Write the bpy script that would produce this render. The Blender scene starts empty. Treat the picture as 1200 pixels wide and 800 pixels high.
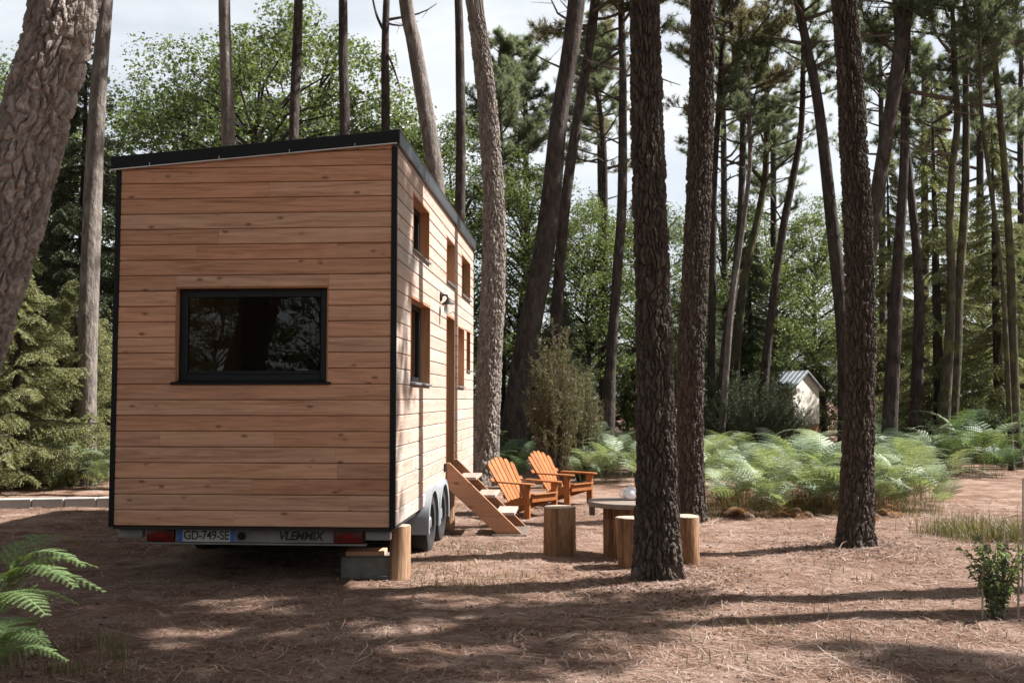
import bpy, bmesh, math, random
import numpy as np
from mathutils import Vector, Matrix
R = math.radians
random.seed(7)
sc = bpy.context.scene
col = sc.collection

# ------------------------------------------------------------------ camera
CAM_H = 1.66
F = 1167.0                                   # focal length in pixels of the 1200 px wide photograph
PITCH = math.atan(67 / F)
cd = bpy.data.cameras.new('camera')
cd.lens = 35.0
cd.sensor_width = 36
cd.clip_end = 2000
cam = bpy.data.objects.new('camera', cd)
col.objects.link(cam)
cam.location = (0, 0, CAM_H)
cam.rotation_euler = (R(90) + PITCH, 0, 0)
cd.dof.use_dof = True
cd.dof.focus_distance = 9.3
cd.dof.aperture_fstop = 4.0
sc.camera = cam

# ------------------------------------------------------------------ sky, sun, exposure
SUN_EL, SUN_AZ = 47.0, 10.0                  # azimuth measured from +X towards +Y
SUN = Vector((math.cos(R(SUN_AZ)) * math.cos(R(SUN_EL)), math.sin(R(SUN_AZ)) * math.cos(R(SUN_EL)), math.sin(R(SUN_EL))))
w = bpy.data.worlds.new('World')
sc.world = w
w.use_nodes = True
nt = w.node_tree
bg = nt.nodes['Background']
sky = nt.nodes.new('ShaderNodeTexSky')
sky.sky_type = 'NISHITA'
sky.sun_disc = False
sky.sun_elevation = R(SUN_EL)
sky.sun_rotation = R(90 - SUN_AZ)
sky.air_density = 1.0
sky.dust_density = 2.0
sky.ozone_density = 1.0
# thin bright cloud all over the dome
tc = nt.nodes.new('ShaderNodeTexCoord'); mp = nt.nodes.new('ShaderNodeMapping'); mp.inputs['Scale'].default_value = (1, 1, 2.6)
nz = nt.nodes.new('ShaderNodeTexNoise'); nz.inputs['Scale'].default_value = 2.4; nz.inputs['Detail'].default_value = 7; nz.inputs['Roughness'].default_value = 0.58
cr = nt.nodes.new('ShaderNodeValToRGB'); cr.color_ramp.elements[0].position = 0.36; cr.color_ramp.elements[1].position = 0.66
cr.color_ramp.elements[0].color = (0.45, 0.45, 0.45, 1); cr.color_ramp.elements[1].color = (0.95, 0.95, 0.95, 1)
mxs = nt.nodes.new('ShaderNodeMix'); mxs.data_type = 'RGBA'
mxs.inputs[7].default_value = (7.9, 8.1, 8.25, 1)
nt.links.new(tc.outputs['Generated'], mp.inputs[0]); nt.links.new(mp.outputs[0], nz.inputs[0]); nt.links.new(nz.outputs[0], cr.inputs[0])
nt.links.new(cr.outputs[0], mxs.inputs[0]); nt.links.new(sky.outputs[0], mxs.inputs[6]); nt.links.new(mxs.outputs[2], bg.inputs[0])
bg.inputs[1].default_value = 0.05
sl = bpy.data.lights.new('sun', 'SUN')
sl.energy = 5.0
sl.angle = R(0.5)
sl.color = (1.0, 0.965, 0.92)
so = bpy.data.objects.new('sun', sl)
col.objects.link(so)
so.location = SUN * 60
so.rotation_euler = (-SUN).to_track_quat('-Z', 'Y').to_euler()
sc.view_settings.view_transform = 'Standard'
sc.view_settings.look = 'None'
sc.view_settings.exposure = 1.45
sc.view_settings.gamma = 1.0
sc.view_settings.use_curve_mapping = False
sc.render.engine = 'CYCLES'
sc.cycles.use_denoising = True
sc.cycles.max_bounces = 6
sc.cycles.diffuse_bounces = 3
sc.cycles.transmission_bounces = 4
sc.cycles.transparent_max_bounces = 6
sc.cycles.sample_clamp_indirect = 6

# ------------------------------------------------------------------ layout helpers
def at(px, py, Y):
    """the point at depth Y seen at this place of the photograph"""
    dx, dz = (px - 600) / F, (400 - py) / F
    cp, sp = math.cos(PITCH), math.sin(PITCH)
    d = Vector((dx, cp - dz * sp, sp + dz * cp))
    k = Y / d.y
    return Vector((d.x * k, Y, CAM_H + d.z * k))

def on_ground(px, py):
    dx, dz = (px - 600) / F, (400 - py) / F
    cp, sp = math.cos(PITCH), math.sin(PITCH)
    d = Vector((dx, cp - dz * sp, sp + dz * cp))
    k = -CAM_H / d.z
    return Vector((d.x * k, d.y * k, 0))

# ------------------------------------------------------------------ noise in numpy
def h2(ix, iy, s=0.0):
    v = np.sin(ix * 127.1 + iy * 311.7 + s * 74.7) * 43758.5453
    return v - np.floor(v)

def vnoise(x, y, s=0.0):
    ix, iy = np.floor(x), np.floor(y)
    fx, fy = x - ix, y - iy
    fx, fy = fx * fx * (3 - 2 * fx), fy * fy * (3 - 2 * fy)
    a, b = h2(ix, iy, s), h2(ix + 1, iy, s)
    c, d = h2(ix, iy + 1, s), h2(ix + 1, iy + 1, s)
    return (a * (1 - fx) + b * fx) * (1 - fy) + (c * (1 - fx) + d * fx) * fy - 0.5

def worley(x, y, wrap, s=0.0):
    """F1, F2 and cell value of a jittered grid, periodic in x over wrap cells"""
    ix, iy = np.floor(x), np.floor(y)
    f1 = np.full(x.shape, 9.0); f2 = np.full(x.shape, 9.0); cv = np.zeros(x.shape)
    for i in (-1, 0, 1):
        for j in (-1, 0, 1):
            cx, cy = ix + i, iy + j
            wx = np.mod(cx, wrap)
            px = cx + 0.1 + 0.8 * h2(wx, cy, s); py = cy + 0.1 + 0.8 * h2(wx, cy, s + 3.3)
            d = np.hypot(px - x, py - y)
            near = d < f1
            f2 = np.where(near, f1, np.minimum(f2, d))
            cv = np.where(near, h2(wx, cy, s + 7.7), cv)
            f1 = np.where(near, d, f1)
    return f1, f2, cv

# ------------------------------------------------------------------ mesh helpers
def raw_mesh(name, V, faces, mats=(), mi=None, smooth=False, attrs=None):
    """faces: list of int arrays (n,3) or (n,4); mi: list of material indices, one per array"""
    me = bpy.data.meshes.new(name)
    V = np.asarray(V, dtype=np.float32)
    me.vertices.add(len(V))
    me.vertices.foreach_set('co', V.ravel())
    loops, starts, mids, p = [], [], [], 0
    for k, f in enumerate(faces):
        f = np.asarray(f, dtype=np.int32)
        if not len(f):
            continue
        n = f.shape[1]
        loops.append(f.ravel())
        starts.append(p + np.arange(len(f)) * n)
        mids.append(np.full(len(f), 0 if mi is None else mi[k], dtype=np.int32))
        p += f.size
    loops = np.concatenate(loops); starts = np.concatenate(starts); mids = np.concatenate(mids)
    me.loops.add(len(loops))
    me.loops.foreach_set('vertex_index', loops.astype(np.int32))
    me.polygons.add(len(starts))
    me.polygons.foreach_set('loop_start', starts.astype(np.int32))
    me.polygons.foreach_set('material_index', mids)
    me.polygons.foreach_set('use_smooth', np.full(len(starts), smooth, dtype=bool))
    for m in mats:
        me.materials.append(m)
    me.update(calc_edges=True)
    if attrs:
        for k, v in attrs.items():
            a = me.attributes.new(k, 'FLOAT', 'POINT')
            a.data.foreach_set('value', np.asarray(v, dtype=np.float32))
    return me

def link(name, me, parent=None):
    o = bpy.data.objects.new(name, me)
    col.objects.link(o)
    if parent is not None:
        o.parent = parent
    return o

def tag(o, label=None, cat=None, group=None, kind=None):
    if label: o['label'] = label
    if cat: o['category'] = cat
    if group: o['group'] = group
    if kind: o['kind'] = kind
    return o

def thing(name, label, cat, loc=(0, 0, 0), rz=0.0, group=None):
    o = bpy.data.objects.new(name, None)
    o.empty_display_size = 0.2
    col.objects.link(o)
    o.location = loc
    o.rotation_euler = (0, 0, rz)
    return tag(o, label, cat, group)

class MB:
    """collects shapes of ONE part"""
    def __init__(s):
        s.v, s.f = [], []
    def add(s, vs, fs):
        n = len(s.v)
        s.v += [tuple(p) for p in vs]
        s.f += [tuple(i + n for i in f) for f in fs]
        return s
    def box(s, x0, x1, y0, y1, z0, z1, m=None):
        vs = [Vector((x, y, z)) for z in (z0, z1) for y in (y0, y1) for x in (x0, x1)]
        if m is not None:
            vs = [m @ p for p in vs]
        return s.add(vs, [(0, 2, 3, 1), (4, 5, 7, 6), (0, 1, 5, 4), (2, 6, 7, 3), (0, 4, 6, 2), (1, 3, 7, 5)])
    def prism(s, poly, off):
        """flat polygon (3d points) extruded by the vector off"""
        n = len(poly); off = Vector(off)
        vs = [Vector(p) for p in poly] + [Vector(p) + off for p in poly]
        fs = [tuple(range(n))[::-1], tuple(range(n, 2 * n))] + [(i, (i + 1) % n, n + (i + 1) % n, n + i) for i in range(n)]
        return s.add(vs, fs)
    def tube(s, pts, rad, n=8, caps=True):
        pts = [Vector(p) for p in pts]
        if not hasattr(rad, '__len__'):
            rad = [rad] * len(pts)
        base = len(s.v); vs, fs = [], []
        ref = None
        for i, p in enumerate(pts):
            t = (pts[min(i + 1, len(pts) - 1)] - pts[max(i - 1, 0)]).normalized()
            if ref is None:
                ref = t.orthogonal().normalized()
            ref = (ref - t * ref.dot(t)).normalized()
            b = t.cross(ref)
            for k in range(n):
                a = 2 * math.pi * k / n
                vs.append(p + (ref * math.cos(a) + b * math.sin(a)) * rad[i])
        for i in range(len(pts) - 1):
            for k in range(n):
                fs.append((i * n + k, i * n + (k + 1) % n, (i + 1) * n + (k + 1) % n, (i + 1) * n + k))
        if caps:
            fs.append(tuple(range(n))[::-1]); fs.append(tuple((len(pts) - 1) * n + k for k in range(n)))
        return s.add(vs, fs)
    def lathe(s, prof, n=24, c=(0, 0, 0), axis='z', closed=False):
        """prof: (radius, height) list"""
        vs, fs = [], []
        for r, h in prof:
            for k in range(n):
                a = 2 * math.pi * k / n
                x, y = r * math.cos(a), r * math.sin(a)
                vs.append((c[0] + x, c[1] + y, c[2] + h) if axis == 'z' else ((c[0] + h, c[1] + x, c[2] + y) if axis == 'x' else (c[0] + x, c[1] + h, c[2] + y)))
        m = len(prof)
        for i in range(m - 1 + (1 if closed else 0)):
            j = (i + 1) % m
            for k in range(n):
                fs.append((i * n + k, i * n + (k + 1) % n, j * n + (k + 1) % n, j * n + k))
        if not closed:
            fs.append(tuple(range(n))[::-1]); fs.append(tuple((m - 1) * n + k for k in range(n)))
        return s.add(vs, fs)
    def build(s, name, mat, parent=None, bevel=0.0, smooth=False, seg=1):
        me = bpy.data.meshes.new(name)
        bm = bmesh.new()
        vv = [bm.verts.new(p) for p in s.v]
        for f in s.f:
            try:
                bm.faces.new([vv[i] for i in f])
            except ValueError:
                pass
        bmesh.ops.recalc_face_normals(bm, faces=bm.faces)
        if bevel > 0:
            ed = [e for e in bm.edges if len(e.link_faces) == 2 and e.calc_face_angle(0) > 0.5]
            bmesh.ops.bevel(bm, geom=ed, offset=bevel, segments=seg, affect='EDGES', profile=0.6, clamp_overlap=True)
        bm.to_mesh(me); bm.free()
        if smooth:
            me.polygons.foreach_set('use_smooth', np.ones(len(me.polygons), dtype=bool))
            me.set_sharp_from_angle(angle=R(40))
        me.materials.append(mat)
        return link(name, me, parent)

# ------------------------------------------------------------------ materials
class NT:
    def __init__(s, name):
        s.m = bpy.data.materials.new(name); s.m.use_nodes = True
        s.t = s.m.node_tree; s.b = s.t.nodes['Principled BSDF']; s.out = s.t.nodes['Material Output']
    def n(s, typ, **k):
        o = s.t.nodes.new('ShaderNode' + typ)
        for a, v in k.items():
            if a in o.inputs.keys() if isinstance(a, str) else False:
                o.inputs[a].default_value = v
            else:
                setattr(o, a, v)
        return o
    def l(s, a, b):
        s.t.links.new(a, b)
    def ramp(s, fac, stops):
        r = s.n('ValToRGB'); e = r.color_ramp.elements
        while len(e) < len(stops): e.new(0.5)
        for i, (p, c) in enumerate(stops):
            e[i].position = p; e[i].color = tuple(c) + (1,)
        s.l(fac, r.inputs[0])
        return r.outputs[0]
    def mix(s, fac, a, b, mode='MIX'):
        x = s.n('Mix', data_type='RGBA', blend_type=mode)
        for i, v in ((0, fac), (6, a), (7, b)):
            if hasattr(v, 'links') or hasattr(v, 'is_linked'): s.l(v, x.inputs[i])
            else: x.inputs[i].default_value = v if i == 0 else tuple(v) + (1,)
        return x.outputs[2]
    def math(s, op, a, b=0.0, clamp=False):
        x = s.n('Math', operation=op, use_clamp=clamp)
        for i, v in ((0, a), (1, b)):
            if hasattr(v, 'is_linked'): s.l(v, x.inputs[i])
            else: x.inputs[i].default_value = v
        return x.outputs[0]
    def noise(s, vec, scale, detail=4, rough=0.55, dist=0.0):
        x = s.n('TexNoise'); x.inputs['Scale'].default_value = scale; x.inputs['Detail'].default_value = detail
        x.inputs['Roughness'].default_value = rough; x.inputs['Distortion'].default_value = dist
        if vec is not None: s.l(vec, x.inputs['Vector'])
        return x.outputs[0]
    def mapping(s, vec, scale=(1, 1, 1), loc=(0, 0, 0)):
        x = s.n('Mapping'); x.inputs['Scale'].default_value = scale; x.inputs['Location'].default_value = loc
        s.l(vec, x.inputs['Vector'])
        return x.outputs[0]
    def coord(s, k='Object'):
        return s.n('TexCoord').outputs[k]
    def bump(s, h, strength=0.5, dist=0.01):
        x = s.n('Bump'); x.inputs['Strength'].default_value = strength; x.inputs['Distance'].default_value = dist
        s.l(h, x.inputs['Height']); s.l(x.outputs[0], s.b.inputs['Normal'])
    def set(s, color=None, rough=None, metal=None, spec=None):
        for k, v in (('Base Color', color), ('Roughness', rough), ('Metallic', metal), ('Specular IOR Level', spec)):
            if v is None: continue
            if hasattr(v, 'is_linked'): s.l(v, s.b.inputs[k])
            else: s.b.inputs[k].default_value = (tuple(v) + (1,)) if k == 'Base Color' else v
        return s.m

def mat_plain(name, c, rough=0.6, metal=0.0, var=0.12, scale=6.0, bump=0.0, bscale=80.0, spec=None):
    t = NT(name); v = t.coord()
    f = t.noise(v, scale, 5, 0.6)
    cc = t.ramp(f, [(0.25, [x * (1 - var) for x in c]), (0.75, [min(1, x * (1 + var)) for x in c])])
    rr = t.math('MULTIPLY_ADD', f, 0.25); t.t.nodes[-1].inputs[2].default_value = max(0.0, rough - 0.12)
    if bump: t.bump(t.noise(v, bscale, 3), bump, 0.01)
    return t.set(cc, rr, metal, spec)

def mat_wood(name, dark, light, axis='x', knots=True, rough=0.72, var=0.22, spec=0.3):
    """planed softwood, grain along the axis; every object of it gets its own piece of grain and tint"""
    t = NT(name); v = t.coord()
    rnd = t.n('ObjectInfo').outputs['Random']
    off = t.n('CombineXYZ')
    t.l(t.math('MULTIPLY', rnd, 37.0), off.inputs[0]); t.l(t.math('MULTIPLY', rnd, 91.0), off.inputs[1]); t.l(t.math('MULTIPLY', rnd, 17.0), off.inputs[2])
    ad = t.n('VectorMath', operation='ADD'); t.l(v, ad.inputs[0]); t.l(off.outputs[0], ad.inputs[1])
    p = ad.outputs[0]
    k = {'x': (0.7, 14, 14), 'y': (14, 0.7, 14), 'z': (14, 14, 0.7)}[axis]
    k2 = {'x': (4, 70, 70), 'y': (70, 4, 70), 'z': (70, 70, 4)}[axis]
    k3 = {'x': (4.2, 9, 9), 'y': (9, 4.2, 9), 'z': (9, 9, 4.2)}[axis]
    g1 = t.noise(t.mapping(p, k), 1.0, 4, 0.6, 1.6)
    g2 = t.noise(t.mapping(p, k2), 1.0, 3, 0.6, 0.3)
    fac = t.math('ADD', t.math('MULTIPLY', g1, 0.62), t.math('MULTIPLY', g2, 0.38))
    c = t.ramp(fac, [(0.30, dark), (0.52, [(a * 0.35 + b * 0.65) for a, b in zip(dark, light)]), (0.72, light)])
    tint = t.ramp(rnd, [(0.0, (1 - var, 1 - var * 1.15, 1 - var * 1.3)), (0.3, (0.95, 0.86, 0.80)), (0.5, (1, 1, 1)), (0.72, (0.90, 0.96, 1.0)), (0.88, (1.06, 1.0, 0.95)), (1.0, (1 - var * 0.6, 1 - var * 0.7, 1 - var * 0.6))])
    c = t.mix(1.0, c, tint, 'MULTIPLY')
    if knots:
        vo = t.n('TexVoronoi', feature='F1'); vo.inputs['Scale'].default_value = 1.0; vo.inputs['Randomness'].default_value = 1.0
        kk = t.mapping(p, k3)
        nz = t.n('VectorMath', operation='ADD'); t.l(kk, nz.inputs[0])
        t.l(kk, vo.inputs['Vector'])
        d = t.math('ADD', vo.outputs['Distance'], t.math('MULTIPLY', t.noise(kk, 5.0, 2), 0.10))
        kn = t.ramp(d, [(0.11, (1, 1, 1)), (0.23, (0, 0, 0))])
        pick = t.n('SeparateColor'); t.l(vo.outputs['Color'], pick.inputs[0])
        sel = t.math('GREATER_THAN', pick.outputs[0], 0.35)
        c = t.mix(t.math('MULTIPLY', t.math('MULTIPLY', kn, sel), 0.75), c, [x * 0.35 for x in dark])
    t.bump(fac, 0.25, 0.004)
    return t.set(c, rough, 0.0, spec)

def mat_leaf(name, c1, c2, transl=0.35, rough=0.5, spec=0.3, tint=(1.25, 1.2, 0.6)):
    t = NT(name)
    rnd = t.n('NewGeometry').outputs['Random Per Island']
    orn = t.n('ObjectInfo').outputs['Random']
    f = t.math('ADD', t.math('MULTIPLY', rnd, 0.75), t.math('MULTIPLY', orn, 0.25))
    c = t.ramp(f, [(0.05, c1), (0.6, [(a + b) / 2 for a, b in zip(c1, c2)]), (0.95, c2)])
    t.set(c, rough, 0.0, spec)
    tr = t.n('BsdfTranslucent')
    tc = t.mix(1.0, c, tint, 'MULTIPLY')
    t.l(tc, tr.inputs[0])
    mx = t.n('MixShader'); mx.inputs[0].default_value = transl
    t.l(t.b.outputs[0], mx.inputs[1]); t.l(tr.outputs[0], mx.inputs[2]); t.l(mx.outputs[0], t.out.inputs[0])
    return t.m

def mat_bark(name, dark, light, near=False, scale=1.0, moss=None):
    t = NT(name); v = t.coord()
    big = t.noise(t.mapping(v, (2, 2, 0.6)), 1.3, 3)
    if near:
        a = t.n('Attribute'); a.attribute_name = 'plate'
        fine = t.noise(t.mapping(v, (1, 1, 0.5)), 55, 4, 0.65)
        f = t.math('ADD', t.math('MULTIPLY', a.outputs['Fac'], 0.6), t.math('MULTIPLY', fine, 0.4))
        h = fine
        st, di = 0.7, 0.008
    else:
        vo = t.n('TexVoronoi', feature='SMOOTH_F1'); vo.inputs['Scale'].default_value = 1.0
        pv = t.mapping(v, (16 * scale, 16 * scale, 5 * scale)); 
        nn = t.n('VectorMath', operation='ADD'); t.l(pv, nn.inputs[0])
        nc = t.n('TexNoise'); nc.inputs['Scale'].default_value = 9.0; t.l(v, nc.inputs['Vector']); t.l(nc.outputs[1], nn.inputs[1])
        t.l(nn.outputs[0], vo.inputs['Vector'])
        fine = t.noise(t.mapping(v, (1, 1, 0.35)), 40, 4, 0.65)
        h = t.math('SUBTRACT', t.math('MULTIPLY', fine, 0.7), vo.outputs['Distance'])
        sp = t.n('SeparateColor'); t.l(vo.outputs['Color'], sp.inputs[0])
        f = t.math('ADD', t.math('MULTIPLY', sp.outputs[0], 0.45), t.math('MULTIPLY', fine, 0.55))
        st, di = 0.9, 0.03
    c = t.ramp(f, [(0.22, dark), (0.75, light)])
    c = t.mix(t.math('MULTIPLY', big, 0.5), c, [(a * 0.6 + b * 0.4) * 0.9 for a, b in zip(dark, light)])
    if moss:
        mk = t.ramp(t.noise(v, 3.0, 4), [(0.5, (0, 0, 0)), (0.62, (1, 1, 1))])
        c = t.mix(t.math('MULTIPLY', mk, 0.6), c, moss)
    t.bump(h, st, di)
    return t.set(c, 0.9, 0.0, 0.2)
# ------------------------------------------------------------------ ground
TREE_A = on_ground(771, 684)
TREE_B = on_ground(1001, 644)
def gz_np(x, y):
    z = 0.07 * vnoise(x * 0.45, y * 0.45, 1) + 0.03 * vnoise(x * 1.6, y * 1.6, 2) + 0.02 * vnoise(x * 4.3, y * 4.3, 3) + 0.012 * vnoise(x * 11, y * 11, 4)
    far = np.clip((np.hypot(x, y) - 30) / 60, 0, 1)
    z = z * (1 - far) + far * 0.5 * vnoise(x * 0.03, y * 0.03, 5)
    for c, a, s in ((TREE_A, 0.035, 0.6), (TREE_B, 0.04, 0.7)):
        z = z + a * np.exp(-((x - c.x) ** 2 + (y - c.y) ** 2) / (s * s))
    return z
def gz(x, y):
    return float(gz_np(np.array([x]), np.array([y]))[0])

def axis(dense0, dense1, step, lim0, lim1):
    a = list(np.arange(dense0, dense1, step))
    v, s = a[-1], step
    while v < lim1: s *= 1.16; v += s; a.append(v)
    v, s, b = a[0], step, []
    while v > lim0: s *= 1.16; v -= s; b.append(v)
    return np.array(b[::-1] + a)
gx, gy = axis(-8, 9, 0.06, -500, 500), axis(3.5, 19, 0.07, -300, 700)
GX, GY = np.meshgrid(gx, gy)
GV = np.stack([GX.ravel(), GY.ravel(), gz_np(GX.ravel(), GY.ravel())], 1)
nx, ny = len(gx), len(gy)
I = (np.arange(ny - 1)[:, None] * nx + np.arange(nx - 1)[None, :]).ravel()
t = NT('pine_litter_ground'); v = t.coord()
n1 = t.noise(v, 0.55, 5, 0.6); n2 = t.noise(v, 3.2, 6, 0.65); n3 = t.noise(t.mapping(v, (1, 1.7, 1)), 42, 5, 0.75, 1.2); n4 = t.noise(v, 140, 3, 0.7, 0.8)
f = t.math('ADD', t.math('ADD', t.math('MULTIPLY', n2, 0.42), t.math('MULTIPLY', n3, 0.38)), t.math('MULTIPLY', n4, 0.20))
c = t.ramp(f, [(0.31, (0.036, 0.018, 0.011)), (0.43, (0.115, 0.062, 0.039)), (0.53, (0.27, 0.172, 0.126)), (0.67, (0.49, 0.365, 0.30))])
red = t.ramp(n1, [(0.40, (0, 0, 0)), (0.66, (1, 1, 1))])
c = t.mix(t.math('MULTIPLY', red, 0.6), c, (0.10, 0.046, 0.026))
pale = t.ramp(t.noise(t.mapping(v, (0.8, 1.5, 1), (3, 7, 0)), 1.1, 5, 0.62), [(0.50, (0, 0, 0)), (0.66, (1, 1, 1))])
c = t.mix(t.math('MULTIPLY', pale, 0.42), c, t.ramp(n3, [(0.35, (0.25, 0.172, 0.135)), (0.62, (0.54, 0.43, 0.37))]))
t.bump(f, 0.9, 0.05)
M_ground = t.set(c, 0.95, 0.0, 0.15)
g = link('ground', raw_mesh('ground', GV, [np.stack([I, I + 1, I + nx + 1, I + nx], 1)], [M_ground], smooth=True))
tag(g, 'brown forest floor of dry pine needles', 'ground', kind='structure')

# dry needles, twigs lying on it: real blades, nobody could count them
rng = np.random.default_rng(3)
def litter(n, y0, y1, lmin, lmax, wd, seed, mat, name, label, xk=0.62, power=1.0, lift=0.006):
    r = np.random.default_rng(seed)
    y = y0 + (y1 - y0) * r.random(n) ** power
    x = (r.random(n) * 2 - 1) * y * xk
    keep = vnoise(x * 2.2, y * 2.2, seed) + 0.25 * vnoise(x * 7, y * 7, seed) > -0.12 - 0.5 * r.random(n)
    x, y = x[keep], y[keep]; n = len(x)
    L = lmin + (lmax - lmin) * r.random(n); a = r.random(n) * math.pi * 2
    tilt = np.abs(r.normal(0, 0.10, n)); bend = r.normal(0, 0.25, n)
    dx, dy = np.cos(a), np.sin(a)
    z = gz_np(x, y) + lift * (0.4 + r.random(n))
    W = wd * (0.6 + 0.8 * r.random(n)) * (0.55 + y / 16)
    mx, my = x + dx * L / 2 - dy * bend * L * 0.3, y + dy * L / 2 + dx * bend * L * 0.3
    ex, ey = x + dx * L, y + dy * L
    P0 = np.stack([x - dy * W, y + dx * W, z], 1); P1 = np.stack([x + dy * W, y - dx * W, z], 1)
    P2 = np.stack([mx + dy * W, my - dx * W, gz_np(mx, my) + lift + tilt * L * 0.5], 1); P3 = np.stack([mx - dy * W, my + dx * W, gz_np(mx, my) + lift + tilt * L * 0.5], 1)
    P4 = np.stack([ex, ey, gz_np(ex, ey) + lift + tilt * L * 0.8], 1)
    V = np.stack([P0, P1, P2, P3, P4], 1).reshape(-1, 3)
    b = np.arange(n)[:, None] * 5
    o = link(name, raw_mesh(name, V, [b + np.array([[0, 1, 2, 3]]), b + np.array([[3, 2, 4]])], [mat]))
    return tag(o, label, 'litter', kind='stuff')
def mat_litter(name, cs):
    t = NT(name); rnd = t.n('NewGeometry').outputs['Random Per Island']
    c = t.ramp(rnd, [(i / (len(cs) - 1) * 0.9 + 0.05, q) for i, q in enumerate(cs)])
    return t.set(c, 0.8, 0.0, 0.3)
M_needle = mat_litter('dry_needle', [(0.06, 0.03, 0.02), (0.15, 0.075, 0.048), (0.29, 0.185, 0.14), (0.48, 0.38, 0.33), (0.18, 0.10, 0.07)])
M_twig = mat_litter('dead_twig', [(0.08, 0.05, 0.04), (0.22, 0.15, 0.11), (0.36, 0.29, 0.24)])
litter(105000, 4.0, 16, 0.06, 0.17, 0.0017, 11, M_needle, 'needle_litter', 'dry pine needles strewn over the clearing floor', power=1.25)
litter(1700, 4.2, 16, 0.10, 0.5, 0.0038, 12, M_twig, 'twig_litter', 'thin dead twigs scattered over the clearing floor', lift=0.012)

M_flake = mat_litter('bark_flake', [(0.03, 0.02, 0.015), (0.09, 0.05, 0.035), (0.17, 0.10, 0.07), (0.12, 0.065, 0.04)])
def bark_bits(n, seed):
    r = np.random.default_rng(seed)
    y = 4.2 + 12 * r.random(n) ** 1.2; x = (r.random(n) * 2 - 1) * y * 0.6
    near = r.random(n) < 0.35
    k = r.integers(0, 2, n); cx = np.where(k == 0, TREE_A.x, TREE_B.x); cy = np.where(k == 0, TREE_A.y, TREE_B.y)
    q, a = 0.3 + np.abs(r.normal(0, 0.45, n)), r.random(n) * 6.283
    x = np.where(near, cx + q * np.cos(a), x); y = np.where(near, cy + q * np.sin(a), y)
    s = r.uniform(0.006, 0.017, n); b = r.random(n) * 6.283; z = gz_np(x, y) + 0.004
    P = []
    for i in range(5):
        rad = s * r.uniform(0.6, 1.2, n); ang = b + i * 1.2566
        P.append(np.stack([x + rad * np.cos(ang) * 1.5, y + rad * np.sin(ang), z + r.uniform(0, 0.012, n)], 1))
    P.append(np.stack([x, y, z + 0.010 + 0.3 * s], 1))
    V = np.stack(P, 1).reshape(-1, 3); i = np.arange(n)[:, None] * 6
    T = np.concatenate([i + np.array([[j, (j + 1) % 5, 5]]) for j in range(5)], 0)
    return tag(link('bark_litter', raw_mesh('bark_litter', V, [T], [M_flake])), 'small flakes of bark and leaf scattered on the ground', 'litter', kind='stuff')
bark_bits(5200, 17)
# ------------------------------------------------------------------ the cabin on its trailer
HA = math.atan(81 / F)
HW, HL, HB = 2.555, 6.45, 0.52                # width, length, height of the wall's lower edge
def ztop(x):                                  # underside of the roof across the width (x runs -HW .. 0)
    return 3.972 + 0.076 * x
hc = at(459.5, 617, 8.9)
house = thing('tiny_house', 'timber clad mobile cabin with black flat roof parked on a trailer', 'cabin', (hc.x, hc.y, 0), -HA)
M_front = mat_wood('larch_front', (0.285, 0.130, 0.072), (0.68, 0.41, 0.272), 'x', var=0.22)
M_side = mat_wood('larch_side', (0.33, 0.245, 0.20), (0.48, 0.395, 0.345), 'y', var=0.12)
M_reveal = mat_wood('larch_reveal', (0.26, 0.11, 0.05), (0.46, 0.23, 0.12), 'z', knots=False)
M_black = mat_plain('black_metal', (0.006, 0.0065, 0.0075), 0.6, 0.0, 0.2, spec=0.25)
M_roofside = mat_plain('anthracite_metal', (0.05, 0.055, 0.062), 0.38, 0.3, 0.2)
M_drip = mat_plain('pale_drip_metal', (0.5, 0.47, 0.44), 0.4, 0.6, 0.1)
M_frame = mat_plain('anthracite_frame', (0.008, 0.010, 0.012), 0.45, 0.0, 0.1, spec=0.3)
M_grey = mat_plain('grey_sill', (0.16, 0.165, 0.17), 0.5, 0.2, 0.1)
M_inner = mat_plain('inner_panel', (0.20, 0.12, 0.075), 0.7, 0, 0.2)
M_membrane = mat_plain('dark_membrane', (0.02, 0.018, 0.016), 0.8, 0, 0.2)
M_galv = mat_plain('galvanised_steel', (0.42, 0.43, 0.45), 0.42, 0.7, 0.18, 9.0)
M_rubber = mat_plain('tyre_rubber', (0.02, 0.02, 0.021), 0.8, 0, 0.2)
def mat_glass(name):
    t = NT(name); t.t.nodes.remove(t.b)
    fr = t.n('Fresnel'); fr.inputs[0].default_value = 1.5
    a = t.n('BsdfTransparent'); a.inputs[0].default_value = (0.55, 0.57, 0.56, 1)
    b = t.n('BsdfGlossy'); b.inputs['Roughness'].default_value = 0.01; b.inputs['Color'].default_value = (0.95, 0.95, 0.95, 1)
    k = t.n('Math', operation='MULTIPLY', use_clamp=True); k.inputs[1].default_value = 1.0
    t.l(fr.outputs[0], k.inputs[0])
    mx = t.n('MixShader'); t.l(k.outputs[0], mx.inputs[0]); t.l(a.outputs[0], mx.inputs[1]); t.l(b.outputs[0], mx.inputs[2])
    t.l(mx.outputs[0], t.out.inputs[0])
    return t.m
M_glass = mat_glass('window_glass')

def wp(wall, u, d, z):                        # a point of a wall: u along it, d inwards, z up
    return {'front': Vector((u, d, z)), 'side': Vector((-d, u, z)), 'left': Vector((-HW + d, u, z)), 'rear': Vector((u, HL - d, z))}[wall]

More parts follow.
